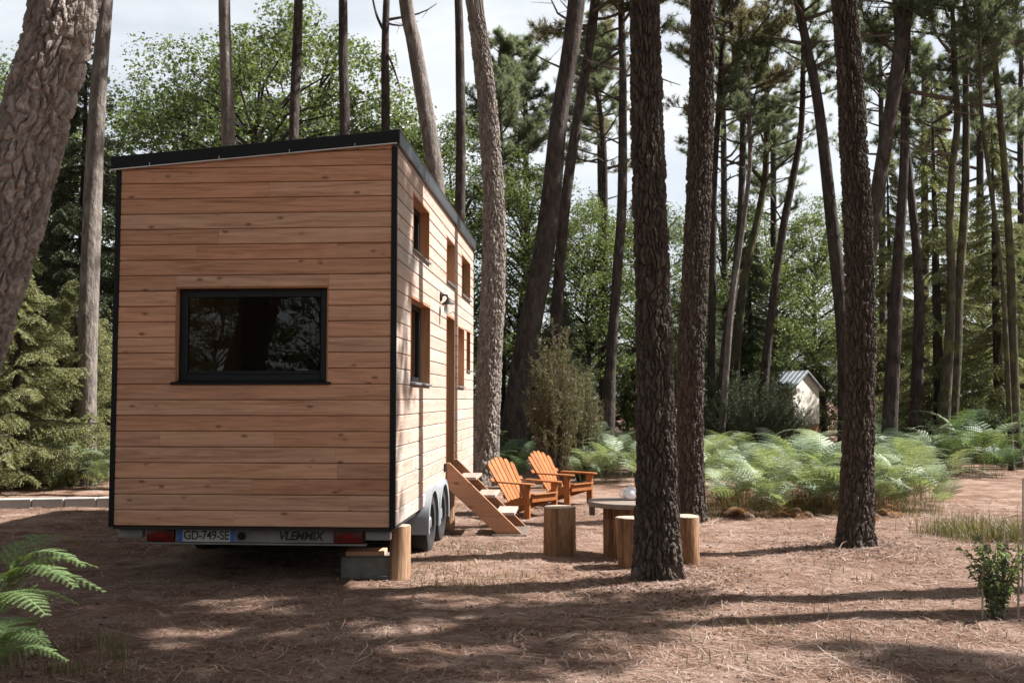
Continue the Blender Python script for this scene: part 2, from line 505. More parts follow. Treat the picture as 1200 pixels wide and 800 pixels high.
OPEN_FRONT = [(-1.998, -0.590, 1.81, 2.668)]
OPEN_SIDE = [(0.87, 1.93, 3.14, 3.70), (3.34, 4.16, 3.12, 3.68), (4.90, 5.98, 3.12, 3.68),
             (0.76, 2.02, 1.82, 2.665), (3.34, 4.13, 0.58, 2.70), (4.50, 5.22, 1.83, 2.645), (5.50, 5.99, 2.07, 2.655)]
ROW = 0.1412
rb = random.Random(21)
def board(wall, u0, u1, z0, z1, mat, slope):
    """one board: chamfered edges, its top cut along the roof where it meets it"""
    g = 0.0027
    u0 += g * 0.35; u1 -= g * 0.35
    za, zb = z1 - g, z1 - g
    if slope:
        za, zb = min(za, ztop(u0)), min(zb, ztop(u1))
        if zb < z0 + 0.03: return
        if za < z0 + 0.012:
            u0 = (z0 + 0.012 - 3.972) / 0.076; za = z0 + 0.012
            if u0 > u1 - 0.05: return
    z0 += g
    ch, T = 0.006, 0.021
    wob = rb.uniform(-0.0012, 0.0012)
    vs = []
    for u, zt in ((u0, za), (u1, zb)):
        c = min(ch, (zt - z0) * 0.3)
        for d, z in ((0.004, z0), (-T + ch * 0.9 + wob, z0), (-T + wob, z0 + c), (-T + wob, zt - c * 1.4), (-T + ch * 1.2 + wob, zt), (0.004, zt)):
            vs.append(wp(wall, u, d, z))
    m = MB(); n = 6
    m.add(vs, [tuple(range(n)), tuple(range(2 * n - 1, n - 1, -1))] + [(i, n + i, n + (i + 1) % n, (i + 1) % n) for i in range(n)])
    m.build('board', mat, house)

def clad(wall, U0, U1, opens, mat, slope, zmax):
    k, z = 0, HB
    while z < zmax - 0.02:
        z1 = z + ROW
        zt = min(z1, zmax)
        iv = [(U0, U1)]
        extra = []
        for a, b, c, d in opens:
            if c < z1 - 0.012 and d > z + 0.012:
                nv = []
                for p, q in iv:
                    if b <= p or a >= q: nv.append((p, q)); continue
                    if a > p: nv.append((p, a))
                    if b < q: nv.append((b, q))
                iv = nv
                if d < z1 - 0.02: extra.append((a, b, d, zt))      # the strip of this row above an opening
                if c > z + 0.02: extra.append((a, b, z, c))        # and below one
        for p, q in iv:
            cuts = [p]
            if q - p > 1.6:
                n = rb.choice((0, 1, 1, 2)) if wall == 'front' else rb.choice((1, 2, 2, 3))
                cuts += sorted(rb.uniform(p + 0.35, q - 0.35) for _ in range(n))
                cuts = [c for i, c in enumerate(cuts) if i == 0 or c - cuts[i - 1] > 0.4]
            cuts.append(q)
            for a, b in zip(cuts, cuts[1:]):
                board(wall, a, b, z, zt, mat, slope)
        for a, b, c, d in extra:
            board(wall, a, b, c, d, mat, slope)
        z = z1; k += 1
TR = 0.022                                    # width of the corner trims
clad('front', -HW + TR, -TR, OPEN_FRONT, M_front, True, 3.972)
clad('side', TR * 0.6, HL - TR, OPEN_SIDE, M_side, False, 3.965)

def wall_core(name, wall, U0, U1, opens, z1, mat, d0=0.004, d1=0.12):
    """the wall behind the boards, with its openings left open"""
    us = sorted({U0, U1, *[q for o in opens for q in o[:2]]}); zs = sorted({HB, *[q for o in opens for q in o[2:]], 3.0, 3.74})
    m = MB()
    for a, b in zip(us, us[1:]):
        for c, d in zip(zs, zs[1:]):
            if any(o[0] - 1e-6 <= a and b <= o[1] + 1e-6 and o[2] - 1e-6 <= c and d <= o[3] + 1e-6 for o in opens): continue
            for dd in (d0, d1):
                m.add([wp(wall, a, dd, c), wp(wall, b, dd, c), wp(wall, b, dd, d), wp(wall, a, dd, d)], [(0, 1, 2, 3)])
    # the sloping strip under the roof
    for dd in (d0, d1):
        if wall in ('front', 'rear'):
            m.add([wp(wall, U0, dd, 3.74), wp(wall, U1, dd, 3.74), wp(wall, U1, dd, ztop(U1) - 0.002), wp(wall, U0, dd, ztop(U0) - 0.002)], [(0, 1, 2, 3)])
        else:
            m.add([wp(wall, U0, dd, 3.74), wp(wall, U1, dd, 3.74), wp(wall, U1, dd, z1), wp(wall, U0, dd, z1)], [(0, 1, 2, 3)])
    return m.build(name, mat, house)
wall_core('wall', 'front', -HW + 0.01, -0.01, OPEN_FRONT, 0, M_inner)
wall_core('wall', 'side', 0.01, HL - 0.01, OPEN_SIDE, 3.95, M_inner)
wall_core('wall', 'left', 0.01, HL - 0.01, [], 3.77, M_front, 0.0)
wall_core('wall', 'rear', -HW + 0.01, -0.01, [], 0, M_front, 0.0)
MB().box(-HW + 0.005, -0.005, 0.005, HL - 0.005, HB - 0.035, HB - 0.003).build('floor', M_membrane, house)
MB().box(-HW + 0.13, -0.13, 3.0, 3.05, HB, 3.72).build('inner_wall', M_inner, house)

# black corner trims
MB().prism([(-TR, -0.028, HB - 0.012), (0.028, -0.028, HB - 0.012), (0.028, TR * 0.5, HB - 0.012), (0.0, TR * 0.5, HB - 0.012), (0.0, 0.0, HB - 0.012), (-TR, 0.0, HB - 0.012)], (0, 0, 3.94 - HB)).build('corner_trim', M_black, house)
MB().box(-HW - 0.026, -HW + TR, -0.028, 0.02, HB - 0.012, 3.755).build('corner_trim', M_black, house)
MB().box(-0.02, 0.026, HL - TR, HL + 0.02, HB - 0.012, 3.94).build('corner_trim', M_black, house)

# roof: membrane slab with fascia boards and a pale drip edge
def roof_box(name, x0, x1, y0, y1, lo, hi, mat, bev=0.004):
    return MB().prism([(x0, y0, ztop(x0) + lo), (x1, y0, ztop(x1) + lo), (x1, y0, ztop(x1) + hi), (x0, y0, ztop(x0) + hi)], (0, y1 - y0, 0)).build(name, mat, house, bev)
roof = roof_box('roof', -HW - 0.05, 0.03, -0.03, HL + 0.03, 0.006, 0.095, M_membrane)
f1 = roof_box('front_fascia', -HW - 0.07, 0.052, -0.055, -0.032, -0.012, 0.103, M_black); f1.parent = roof
f2 = roof_box('side_fascia', 0.032, 0.053, -0.030, HL + 0.04, -0.030, 0.103, M_roofside); f2.parent = roof
f3 = roof_box('drip_edge', -HW - 0.072, 0.030, -0.062, -0.030, -0.0255, -0.0135, M_drip, 0.002); f3.parent = roof
f4 = roof_box('roof_edge_highlight', -0.02, 0.060, -0.06, HL + 0.05, 0.1045, 0.110, M_galv, 0.002); f4.parent = roof  # bright strip put in as the sky highlight along the fascia's top
for q in (0.30, 0.95, 1.6, 2.2):
    MB().box(-HW + q, -HW + q + 0.006, -0.066, -0.0625, ztop(-HW + q) - 0.024, ztop(-HW + q) + 0.012).build('clip', M_drip, roof)

def opening(wall, o, kind='window'):
    u0, u1, z0, z1 = o
    D = 0.05 if wall == 'front' else 0.085
    th = 0.010 if wall == 'front' else 0.016
    lab = None
    fw = 0.075 if wall == 'front' else 0.05
    # lining boards of the recess, running 6 mm proud of the cladding
    fr = MB()
    a, b, c, d = u0 + th, u1 - th, z0 + th, z1 - th
    for (p, q, r, s) in ((a, a + fw, c, d), (b - fw, b, c, d), (a + fw, b - fw, c, c + fw * (1.25 if wall == 'front' else 1)), (a + fw, b - fw, d - fw, d)):
        x = [wp(wall, p, D, r), wp(wall, q, D, r), wp(wall, q, D, s), wp(wall, p, D, s)]
        fr.prism(x, wp(wall, 0, 0.05, 0) - wp(wall, 0, 0, 0))
    w_ = fr.build('door' if kind == 'door' else 'window', M_frame, house, 0.004)
    lin = [((u0, z0), (u0 + th, z1)), ((u1 - th, z0), (u1, z1)), ((u0 + th, z1 - th), (u1 - th, z1))]
    for (p, r), (q, s) in lin:
        x = [wp(wall, p, -0.025, r), wp(wall, q, -0.025, r), wp(wall, q, -0.025, s), wp(wall, p, -0.025, s)]
        MB().prism(x, wp(wall, 0, 0.109 if wall == 'side' else 0.074, 0) - wp(wall, 0, 0, 0)).build('lining_board', M_reveal, w_, 0.001)
    # sill
    if kind == 'window':
        e = 0.03 if wall == 'front' else 0.0
        x = [wp(wall, u0 - e, -0.05, z0 - 0.022), wp(wall, u0 - e, -0.05, z0 - 0.004), wp(wall, u0 - e, D, z0 + 0.018), wp(wall, u0 - e, D, z0 - 0.012)]
        MB().prism(x, wp(wall, u1 + e, 0, 0) - wp(wall, u0 - e, 0, 0)).build('sill', M_black if wall == 'front' else M_grey, w_, 0.002)
    fz = fw * (1.25 if wall == 'front' else 1)
    if kind == 'door':
        x = [wp(wall, a + fw, D + 0.02, c + fw), wp(wall, b - fw, D + 0.02, c + fw), wp(wall, b - fw, D + 0.02, c + 0.9), wp(wall, a + fw, D + 0.02, c + 0.9)]
        MB().prism(x, wp(wall, 0, 0.02, 0) - wp(wall, 0, 0, 0)).build('panel', M_frame, w_)
        m = MB(); hz = 1.62
        m.tube([wp(wall, a + 0.03, D - 0.002, hz), wp(wall, a + 0.03, D - 0.05, hz), wp(wall, a + 0.14, D - 0.05, hz)], 0.008, 8).build('handle', M_galv, w_, smooth=True)
        fz = 0.9
    x = [wp(wall, a + fw - 0.005, D + 0.026, c + fz - 0.005), wp(wall, b - fw + 0.005, D + 0.026, c + fz - 0.005), wp(wall, b - fw + 0.005, D + 0.026, d - fw + 0.005), wp(wall, a + fw - 0.005, D + 0.026, d - fw + 0.005)]
    m = MB(); m.add(x, [(0, 1, 2, 3)]); m.build('pane', M_glass, w_)
    if wall == 'front':                       # inner casement lip, a pale line on the lower rail
        y = [wp(wall, a + fw + 0.004, D - 0.012, c + fz - 0.03), wp(wall, b - fw - 0.004, D - 0.012, c + fz - 0.03), wp(wall, b - fw - 0.004, D - 0.012, c + fz - 0.012), wp(wall, a + fw + 0.004, D - 0.012, c + fz - 0.012)]
        MB().prism(y, (0, 0.0115, 0)).build('glazing_bead', M_frame, w_, 0.003)
    return w_
opening('front', OPEN_FRONT[0])
for i, o in enumerate(OPEN_SIDE):
    opening('side', o, 'door' if i == 4 else 'window')

# barn style wall lamp beside the door
lz, lu = 2.86, 2.80
lamp = MB().lathe([(0.055, 0.0), (0.055, 0.014), (0.04, 0.022)], 16, wp('side', lu, -0.0225, lz), 'x').build('wall_lamp', M_black, house, smooth=True)
MB().tube([wp('side', lu, -0.035, lz), wp('side', lu, -0.06, lz + 0.02), wp('side', lu, -0.10, lz + 0.015), wp('side', lu, -0.115, lz - 0.03)], 0.013, 8).build('arm', M_black, lamp, smooth=True)
MB().lathe([(0.02, 0.0), (0.03, -0.02), (0.075, -0.055), (0.078, -0.062), (0.07, -0.058), (0.03, -0.03)], 20, wp('side', lu, -0.115, lz - 0.03)).build('lamp_shade', M_black, lamp, smooth=True)
t = NT('lamp_glass'); t.b.inputs['Transmission Weight'].default_value = 0.9
M_jar = t.set((0.9, 0.9, 0.88), 0.08)
MB().lathe([(0.045, -0.065), (0.052, -0.12), (0.045, -0.16), (0.02, -0.175)], 16, wp('side', lu, -0.115, lz - 0.03)).build('glass_jar', M_jar, lamp, smooth=True)
MB().box(0.022, 0.04, 3.16, 3.22, 0.78, 0.88).build('socket_box', M_black, house, 0.004)

# trailer chassis
M_red = NT('tail_lamp_red').set((0.10, 0.006, 0.007), 0.25)  # red darkened as well for the shade beneath the cabin
M_white = mat_plain('plate_white', (0.40, 0.40, 0.39), 0.4, 0, 0.1)
M_blue = mat_plain('plate_blue', (0.03, 0.12, 0.42), 0.35, 0, 0.05)
M_alu = mat_plain('shaded_aluminium', (0.20, 0.195, 0.19), 0.6, 0.2, 0.3, 5.0)  # base colour lowered to carry the shade beneath the cabin
M_ink = mat_plain('black_lettering', (0.012, 0.012, 0.013), 0.5, 0, 0.05)
for x in (-HW + 0.42, -0.5):
    MB().box(x, x + 0.09, 0.16, HL - 0.3, 0.33, 0.484).build('chassis_beam', M_membrane, house, 0.006)
for y in (0.9, 3.9, 5.6):
    MB().box(-HW + 0.13, -0.13, y, y + 0.07, 0.38, 0.484).build('cross_member', M_membrane, house, 0.004)
BX0, BX1 = -2.29, -0.28
bz0, bz1 = 0.362, 0.497
BD = 0.075
bum = MB().box(BX0, BX1, 0.06, 0.10, bz0 - 0.004, bz1 - 0.015).build('bumper', M_membrane, house, 0.004)
MB().box(BX0 + 0.27, BX1 - 0.27, 0.040, 0.0595, bz0, bz1 - 0.02).build('aluminium_strip', M_alu, bum, 0.004)
MB().box(BX0 - 0.02, BX1 + 0.02, 0.030, 0.098, bz0 - 0.022, bz0 - 0.0045).build('lower_lip', M_alu, bum, 0.003)
for x in (BX0 + 0.01, BX1 - 0.265):
    tl = MB().box(x, x + 0.255, 0.022, 0.0595, bz0 + 0.002, bz1 - 0.022).build('tail_lamp', M_red, bum, 0.008, True, 2)
    MB().box(x + 0.08, x + 0.17, 0.0165, 0.0215, bz0 + 0.045, bz1 - 0.05).build('reflector', NT('reflector_red').set((0.22, 0.012, 0.012), 0.1), tl, 0.002)
PX0, PX1 = -1.995, -1.45
pl = MB().box(PX0, PX1, 0.028, 0.0395, bz0 + 0.002, bz1 - 0.018).build('number_plate', M_white, bum, 0.003)
MB().box(PX0 + 0.004, PX0 + 0.05, 0.0255, 0.0279, bz0 + 0.006, bz1 - 0.022).build('blue_band', M_blue, pl)
MB().box(PX1 - 0.05, PX1 - 0.004, 0.0255, 0.0279, bz0 + 0.006, bz1 - 0.022).build('blue_band', M_blue, pl)
def lettering(name, s, x, y, z, size, parent, bold=0.0, shear=0.0, space=1.0, width=None):
    cu = bpy.data.curves.new(name, 'FONT'); cu.body = s; cu.size = size; cu.offset = bold; cu.shear = shear; cu.space_character = space
    cu.extrude = 0.0006; cu.align_x = 'CENTER'; cu.align_y = 'CENTER'
    cu.materials.append(M_ink)
    tmp = bpy.data.objects.new(name, cu); col.objects.link(tmp)
    bpy.context.view_layer.update()
    me = bpy.data.meshes.new_from_object(tmp.evaluated_get(bpy.context.evaluated_depsgraph_get()))
    bpy.data.objects.remove(tmp)
    o = link(name, me, parent); o.location = (x, y, z); o.rotation_euler = (R(90), 0, 0)
    if width: o.scale = (width, 1, 1)
    return o
lettering('plate_lettering', 'GD-749-SE', (PX0 + PX1) / 2, 0.0270, (bz0 + bz1) / 2 - 0.008, 0.115, pl, 0.0016, 0, 0.95, 0.84)
lettering('maker_lettering', 'VLEMMIX', -0.86, 0.0390, (bz0 + bz1) / 2 - 0.008, 0.108, bum, 0.003, 0.25, 0.95, 0.95)
MB().lathe([(0.035, 0), (0.035, 0.02), (0.02, 0.026)], 14, (-1.395, 0.014, (bz0 + bz1) / 2 - 0.01), 'y').build('round_socket', M_black, bum, smooth=True)
bum.location.y = BD
for x in (-HW + 0.03, -0.25):
    MB().box(x, x + 0.22, 0.06, 0.14, 0.40, 0.478).build('corner_bracket', M_alu, house, 0.004)

M_fender = mat_plain('zinc_fender', (0.30, 0.325, 0.355), 0.5, 0.2, 0.2, 7.0)
def wheel(x0, y, side):
    r = 0.325
    c = (x0, y, r - 0.004)
    wd = 0.20
    ty = MB().lathe([(0.20, 0.0), (0.26, -0.006), (0.305, 0.008), (r, 0.04), (r, wd - 0.04), (0.305, wd - 0.008), (0.26, wd + 0.006), (0.20, wd)], 40, c, 'x', True)
    wl = ty.build('wheel', M_rubber, house, smooth=True)
    MB().lathe([(0.2, 0.012), (0.19, wd * 0.6), (0.08, wd * 0.72), (0.06, wd * 0.95), (0.0, wd * 0.97)] if side > 0 else [(0.2, wd - 0.012), (0.19, wd * 0.4), (0.08, wd * 0.28), (0.06, 0.05), (0.0, 0.04)], 28, c, 'x').build('rim', M_galv, wl, smooth=True)
    # mudguard: a bent sheet over the wheel with a rolled outer rim
    g = MB(); n = 18; a0, a1 = R(-12), R(192)
    for (ra, xa, xb) in ((0.40, x0 - 0.02, x0 + wd + 0.03),):
        vs = []
        for i in range(n + 1):
            a = a0 + (a1 - a0) * i / n
            for x, q in ((xa, ra), (xb, ra), (xb, ra - 0.06), (xb - 0.008, ra - 0.06), (xb - 0.008, ra - 0.008), (xa, ra - 0.008)):
                vs.append((x, y - math.cos(a) * q, c[2] + math.sin(a) * q))
        fs = [(i * 6 + k, i * 6 + (k + 1) % 6, (i + 1) * 6 + (k + 1) % 6, (i + 1) * 6 + k) for i in range(n) for k in range(6)]
        g.add(vs, fs + [tuple(range(6)), tuple(n * 6 + k for k in range(5, -1, -1))])
    g.build('mudguard', M_fender, house, smooth=True)
for y in (2.02, 2.86):
    wheel(-0.150, y, 1)
    wheel(-HW + 0.03, y, -1)

# ---------------- what props it up
def log_mesh(name, r, h, mat_bark_, mat_end, parent, seed, n=28, taper=0.94, lean=(0, 0)):
    """round log standing upright: bark side as the mesh, sawn end as its part"""
    rr = np.random.default_rng(seed); ph = rr.random(4) * 6.28
    n = 56; gr = rr.normal(0, 0.012, n) + 0.03 * (rr.random(n) < 0.06) * -1; zs = np.linspace(-0.03, h, 16); vs, fs = [], []
    def rad(a, z):
        return r * (1 + 0.06 * math.cos(2 * a + ph[0]) + 0.035 * math.cos(3 * a + ph[1]) + 0.018 * math.cos(5 * a + ph[2] + z * 3)) * (1 - (1 - taper) * z / h)
    m = MB()
    for z in zs:
        for k in range(n):
            a = 2 * math.pi * k / n; q = rad(a, z) * (1 + gr[k] + rr.normal(0, 0.004))
            vs.append((q * math.cos(a) + lean[0] * z, q * math.sin(a) + lean[1] * z, z))
    m.add(vs, [(i * n + k, i * n + (k + 1) % n, (i + 1) * n + (k + 1) % n, (i + 1) * n + k) for i in range(len(zs) - 1) for k in range(n)] + [tuple(range(n))[::-1]])
    o = m.build(name, mat_bark_, parent, smooth=True)
    e = MB(); top = [(rad(2 * math.pi * k / n, h) * (0.985 + gr[k]), 2 * math.pi * k / n) for k in range(n)]
    ring = [(q * math.cos(a) + lean[0] * h, q * math.sin(a) + lean[1] * h, h + 0.001) for q, a in top]
    ring2 = [((q - 0.008) * math.cos(a) + lean[0] * h, (q - 0.008) * math.sin(a) + lean[1] * h, h + 0.007) for q, a in top]
    e.add(ring + ring2, [(k, (k + 1) % n, n + (k + 1) % n, n + k) for k in range(n)] + [tuple(range(n, 2 * n))])
    e.build('sawn_end', mat_end, parent)
    return o
t = NT('peeled_log'); v = t.coord(); ob = t.n('ObjectInfo').outputs['Random']
f = t.math('ADD', t.math('MULTIPLY', t.noise(t.mapping(v, (9, 9, 1.1)), 1.0, 5, 0.6, 0.8), 0.6), t.math('MULTIPLY', t.noise(t.mapping(v, (60, 60, 4)), 1.0, 3), 0.4))
c = t.ramp(f, [(0.30, (0.10, 0.055, 0.032)), (0.48, (0.30, 0.18, 0.105)), (0.70, (0.50, 0.34, 0.22))])
t.bump(f, 0.7, 0.012)
M_log = t.set(c, 0.8, 0, 0.2)
t = NT('sawn_end_grain'); v = t.coord()
wv = t.n('TexWave', wave_type='RINGS', rings_direction='Z'); wv.inputs['Scale'].default_value = 14; wv.inputs['Distortion'].default_value = 2.5; wv.inputs['Detail'].default_value = 3
t.l(v, wv.inputs['Vector'])
c = t.mix(t.noise(v, 8, 4), t.ramp(wv.outputs[1], [(0.2, (0.30, 0.22, 0.16)), (0.8, (0.46, 0.37, 0.29))]), (0.30, 0.26, 0.22))
t.bump(t.noise(v, 90, 3), 0.5, 0.004)
M_end = t.set(c, 0.85, 0, 0.2)
M_conc = mat_plain('rough_concrete', (0.13, 0.125, 0.115), 0.9, 0, 0.3, 12, 0.5, 60)

hm = Matrix.Translation(house.location) @ Matrix.Rotation(-HA, 4, 'Z')
p = hm @ Vector((-0.02, 0.50, 0))
o = thing('support_post', 'short peeled log propping the cabin corner beside the trailer bumper', 'post', (p.x, p.y, gz(p.x, p.y)))
log_mesh('log', 0.098, 0.475 - gz(p.x, p.y), M_log, M_end, o, 5)
p = hm @ Vector((-0.03, 4.05, 0))
o = thing('support_post', 'short peeled log propping the cabin behind the wooden steps', 'post', (p.x, p.y, gz(p.x, p.y)))
log_mesh('log', 0.085, 0.475 - gz(p.x, p.y), M_log, M_end, o, 6)
p = hm @ Vector((-0.34, 0.62, 0))
o = thing('concrete_block', 'grey concrete block under the cabin next to the log prop', 'block', (p.x, p.y, gz(p.x, p.y)), -HA + 0.05)
MB().box(-0.24, 0.24, -0.15, 0.15, -0.03, 0.20).build('block', M_conc, o, 0.012)
MB().box(-0.20, 0.16, -0.12, 0.12, 0.2005, 0.245).build('packing_board', M_front, o, 0.004)
# ------------------------------------------------------------------ wooden steps up to the door
M_stair = mat_wood('stair_wood', (0.24, 0.11, 0.06), (0.42, 0.225, 0.135), 'x', rough=0.75)
M_tread = mat_wood('weathered_tread', (0.26, 0.21, 0.175), (0.42, 0.355, 0.31), 'y', knots=False, rough=0.8)
p = hm @ Vector((0.032, 3.34, 0))
st = thing('wooden_steps', 'open wooden steps with three treads leading up to the cabin door', 'steps', (p.x, p.y, gz(p.x + 0.6, p.y) - 0.005), -HA)
run, W0, W1 = 0.92, 0.0, 0.80
for y in (W0, W1 - 0.038):
    MB().prism([(0.0, y, 0.575), (0.0, y, 0.875), (0.035, y, 0.875), (run, y, 0.03), (run - 0.03, y, 0.022), (0.62, y, 0.022)], (0, 0.038, 0)).build('stringer', M_stair, st, 0.004)
for k in range(3):
    z = 0.70 - 0.212 * k
    x = 0.12 + 0.235 * k
    MB().box(x, x + 0.24, W0 + 0.040, W1 - 0.040, z - 0.036, z).build('tread', M_tread, st, 0.004)
MB().box(0.56, run + 0.06, W0 - 0.05, W1 + 0.05, -0.02, 0.020).build('base_board', mat_plain('damp_board', (0.12, 0.09, 0.07), 0.85, 0, 0.3), st, 0.004)

# ------------------------------------------------------------------ slatted garden chairs
M_chair = mat_wood('oiled_teak', (0.23, 0.080, 0.028), (0.41, 0.18, 0.075), 'z', knots=False, rough=0.75, var=0.22, spec=0.12)
M_chair_x = mat_wood('oiled_teak_arm', (0.22, 0.075, 0.026), (0.39, 0.165, 0.068), 'y', knots=False, rough=0.75, var=0.22, spec=0.12)
def garden_chair(label, nl, forward):
    """nl: ground place of its near front leg; the chair looks along `forward`; local +y is forward"""
    fw = Vector((forward[0], forward[1], 0)).normalized()
    rz = math.atan2(-fw.x, fw.y)
    rt = Vector((fw.y, -fw.x, 0))
    c = nl - rt * 0.30                        # the near leg is the chair's own right one
    o = thing('garden_chair', label, 'chair', (c.x, c.y, gz(nl.x, nl.y) - 0.006), rz, 'slatted garden chairs by the log table')
    for sx in (-1, 1):
        x = sx * 0.30
        MB().box(x - 0.019, x + 0.019, -0.055, 0.055, 0, 0.500).build('leg', M_chair, o, 0.004)
        # slanting side rail that is also the back foot
        a = Vector((x - sx * 0.040, 0.10, 0.345)); xx = x - sx * 0.059
        MB().prism([(xx, 0.06, 0.345), (xx, 0.055, 0.245), (xx, -0.72, 0.0), (xx, -0.86, 0.0), (xx, -0.80, 0.045), (xx, -0.42, 0.225)], (sx * 0.038, 0, 0)).build('side_rail', M_chair_x, o, 0.004)
        # arm with a rounded paddle front
        pr = [(x - 0.055, -0.58), (x + 0.055, -0.58), (x + 0.065, -0.1), (x + 0.075, 0.05), (x + 0.055, 0.115), (x, 0.135), (x - 0.055, 0.115), (x - 0.075, 0.05), (x - 0.065, -0.1)]
        MB().prism([(q[0], q[1], 0.502) for q in pr], (0, 0, 0.024)).build('arm', M_chair_x, o, 0.004)
        MB().prism([(x + sx * 0.0195, 0.04, 0.500), (x + sx * 0.0195, 0.04, 0.36), (x + sx * 0.060, 0.04, 0.500)], (0, -0.035, 0)).build('arm_bracket', M_chair, o, 0.002)
    # seat slats follow the rails backwards and down
    for k in range(6):
        y = 0.075 - k * 0.088; z = 0.352 - 0.0 - max(0, k - 0.3) * 0.024
        m = Matrix.Translation((0, y, z)) @ Matrix.Rotation(R(14 if k else 4), 4, 'X')
        MB().box(-0.262, 0.262, -0.04, 0.04, 0, 0.020, m).build('seat_slat', M_chair_x, o, 0.003)
    # fanned back slats with an arched top
    tilt = Matrix.Translation((0, -0.43, 0.185)) @ Matrix.Rotation(R(35), 4, 'X')
    n = 6
    for k in range(n):
        t_ = (k - (n - 1) / 2) / ((n - 1) / 2)
        L = 0.83 - 0.105 * t_ * t_
        x0, x1 = t_ * 0.185, t_ * 0.245
        w0, w1 = 0.033, 0.043
        poly = [(x0 - w0, 0, 0), (x0 + w0, 0, 0), (x1 + w1, 0, L - 0.03 - 0.02 * max(0, t_)), (x1 + w1 * 0.5, 0, L), (x1 - w1 * 0.5, 0, L), (x1 - w1, 0, L - 0.03 + 0.02 * min(0, t_))]
        MB().prism([tilt @ Vector(q) for q in poly], tilt.to_3x3() @ Vector((0, -0.019, 0))).build('back_slat', M_chair, o, 0.003)
    for z, hw, b in ((0.12, 0.24, 0.03), (0.42, 0.35, 0.03)):
        MB().box(-hw, hw, -0.045, -0.0205, z, z + 0.06, tilt).build('back_rail', M_chair_x, o, 0.003)
    MB().box(-0.28, 0.28, 0.062, 0.082, 0.25, 0.345).build('front_rail', M_chair_x, o, 0.003)
    o.scale = (0.95, 0.95, 0.95)
    return o
FWD = (0.72, -0.69)
garden_chair('orange teak slatted garden chair nearer the wooden steps', on_ground(617, 607), FWD)
garden_chair('orange teak slatted garden chair farther from the steps, beside the log table', on_ground(664, 595), (0.75, -0.66))

# ------------------------------------------------------------------ log stools and table
t = NT('log_bark'); v = t.coord()
f = t.math('ADD', t.math('MULTIPLY', t.noise(t.mapping(v, (10, 10, 1.3)), 1.0, 5, 0.6, 1.0), 0.65), t.math('MULTIPLY', t.noise(t.mapping(v, (50, 50, 9)), 1.0, 3), 0.35))
c = t.ramp(f, [(0.30, (0.06, 0.033, 0.02)), (0.47, (0.20, 0.11, 0.06)), (0.70, (0.38, 0.235, 0.14))])
t.bump(f, 0.9, 0.016)
M_logbark = t.set(c, 0.85, 0, 0.2)
def stool(label, px, py, r, h, seed, lean=(0, 0)):
    g_ = on_ground(px, py)
    o = thing('log_stool', label, 'stool', (g_.x, g_.y + r * 0.9, gz(g_.x, g_.y + r * 0.9)), 0, 'log stools round the table')
    log_mesh('log', r, h, M_logbark, M_end, o, seed, taper=0.97, lean=lean)
stool('sawn log stool standing free in front of the garden chairs', 656, 653, 0.165, 0.50, 31)
stool('narrow sawn log stool half hidden by the near pine, in front of the table', 744, 668, 0.135, 0.475, 32, (-0.06, 0.02))
stool('orange sunlit log stool right of the near pine trunk', 806, 660, 0.155, 0.475, 33)
g_ = on_ground(741, 655)
tb = thing('log_table', 'low round wooden table on upright logs behind the near pine', 'table', (g_.x, g_.y + 0.16, gz(g_.x, g_.y) - 0.01))
M_top = mat_wood('weathered_top', (0.13, 0.10, 0.085), (0.26, 0.21, 0.175), 'x', knots=False, rough=0.6)
TH = 0.555
for k in range(6):                             # planks of the round top
    y0, y1 = -0.443 + k * 0.1477, -0.443 + (k + 1) * 0.1477 - 0.004
    pts = []
    for y in np.linspace(y0, y1, 4): pts.append((math.sqrt(max(0.0004, 0.445 ** 2 - y * y)), y, TH))
    pts += [(-a, b, c_) for a, b, c_ in pts[::-1]]
    MB().prism(pts, (0, 0, 0.052)).build('plank', M_top, tb, 0.004)
for (x, y, r, s) in ((-0.02, -0.02, 0.155, 41), (-0.20, 0.10, 0.075, 42)):
    e = link('leg', None, tb); e.location = (x, y, 0)
    log_mesh('log', r, TH - 0.008, M_logbark, M_end, e, s, taper=1.0)
MB().box(-0.432, -0.375, -0.05, 0.05, TH - 0.10, TH - 0.001).build('bracket', M_top, tb, 0.004)
p = Vector((g_.x + 0.005, g_.y + 0.20, tb.location.z + TH + 0.053))
M_china = mat_plain('white_china', (0.72, 0.74, 0.78), 0.2, 0, 0.03)
pot = thing('teapot', 'small white china teapot on the log table', 'teapot', p, 0.4)
MB().lathe([(0.035, 0), (0.062, 0.012), (0.082, 0.05), (0.078, 0.085), (0.05, 0.115), (0.034, 0.122)], 24).build('body', M_china, pot, smooth=True)
ld = MB().lathe([(0.036, 0.1225), (0.03, 0.135), (0.012, 0.141), (0.010, 0.152), (0.016, 0.160), (0.008, 0.167)], 18).build('lid', M_china, pot, smooth=True)
MB().tube([(0.07, 0, 0.04), (0.105, 0, 0.06), (0.12, 0, 0.10), (0.14, 0, 0.115)], [0.016, 0.012, 0.009, 0.008], 10).build('spout', M_china, pot, smooth=True)
MB().tube([(-0.07, 0, 0.035), (-0.115, 0, 0.04), (-0.125, 0, 0.075), (-0.10, 0, 0.10), (-0.06, 0, 0.10)], 0.007, 8).build('handle', M_china, pot, smooth=True)

# ------------------------------------------------------------------ shed far behind the bracken
M_limewash = mat_plain('pale_boards', (0.78, 0.73, 0.65), 0.8, 0, 0.12, 5)
M_tin = mat_plain('grey_tin', (0.36, 0.39, 0.43), 0.4, 0.4, 0.2, 5)
p = at(945, 470, 36.0)
sh = thing('garden_shed', 'pale boarded shed with grey tin roof beyond the bracken', 'shed', (p.x, p.y, 0.2), R(38))
SW, SL, SH, SR = 1.55, 2.6, 1.85, 0.55
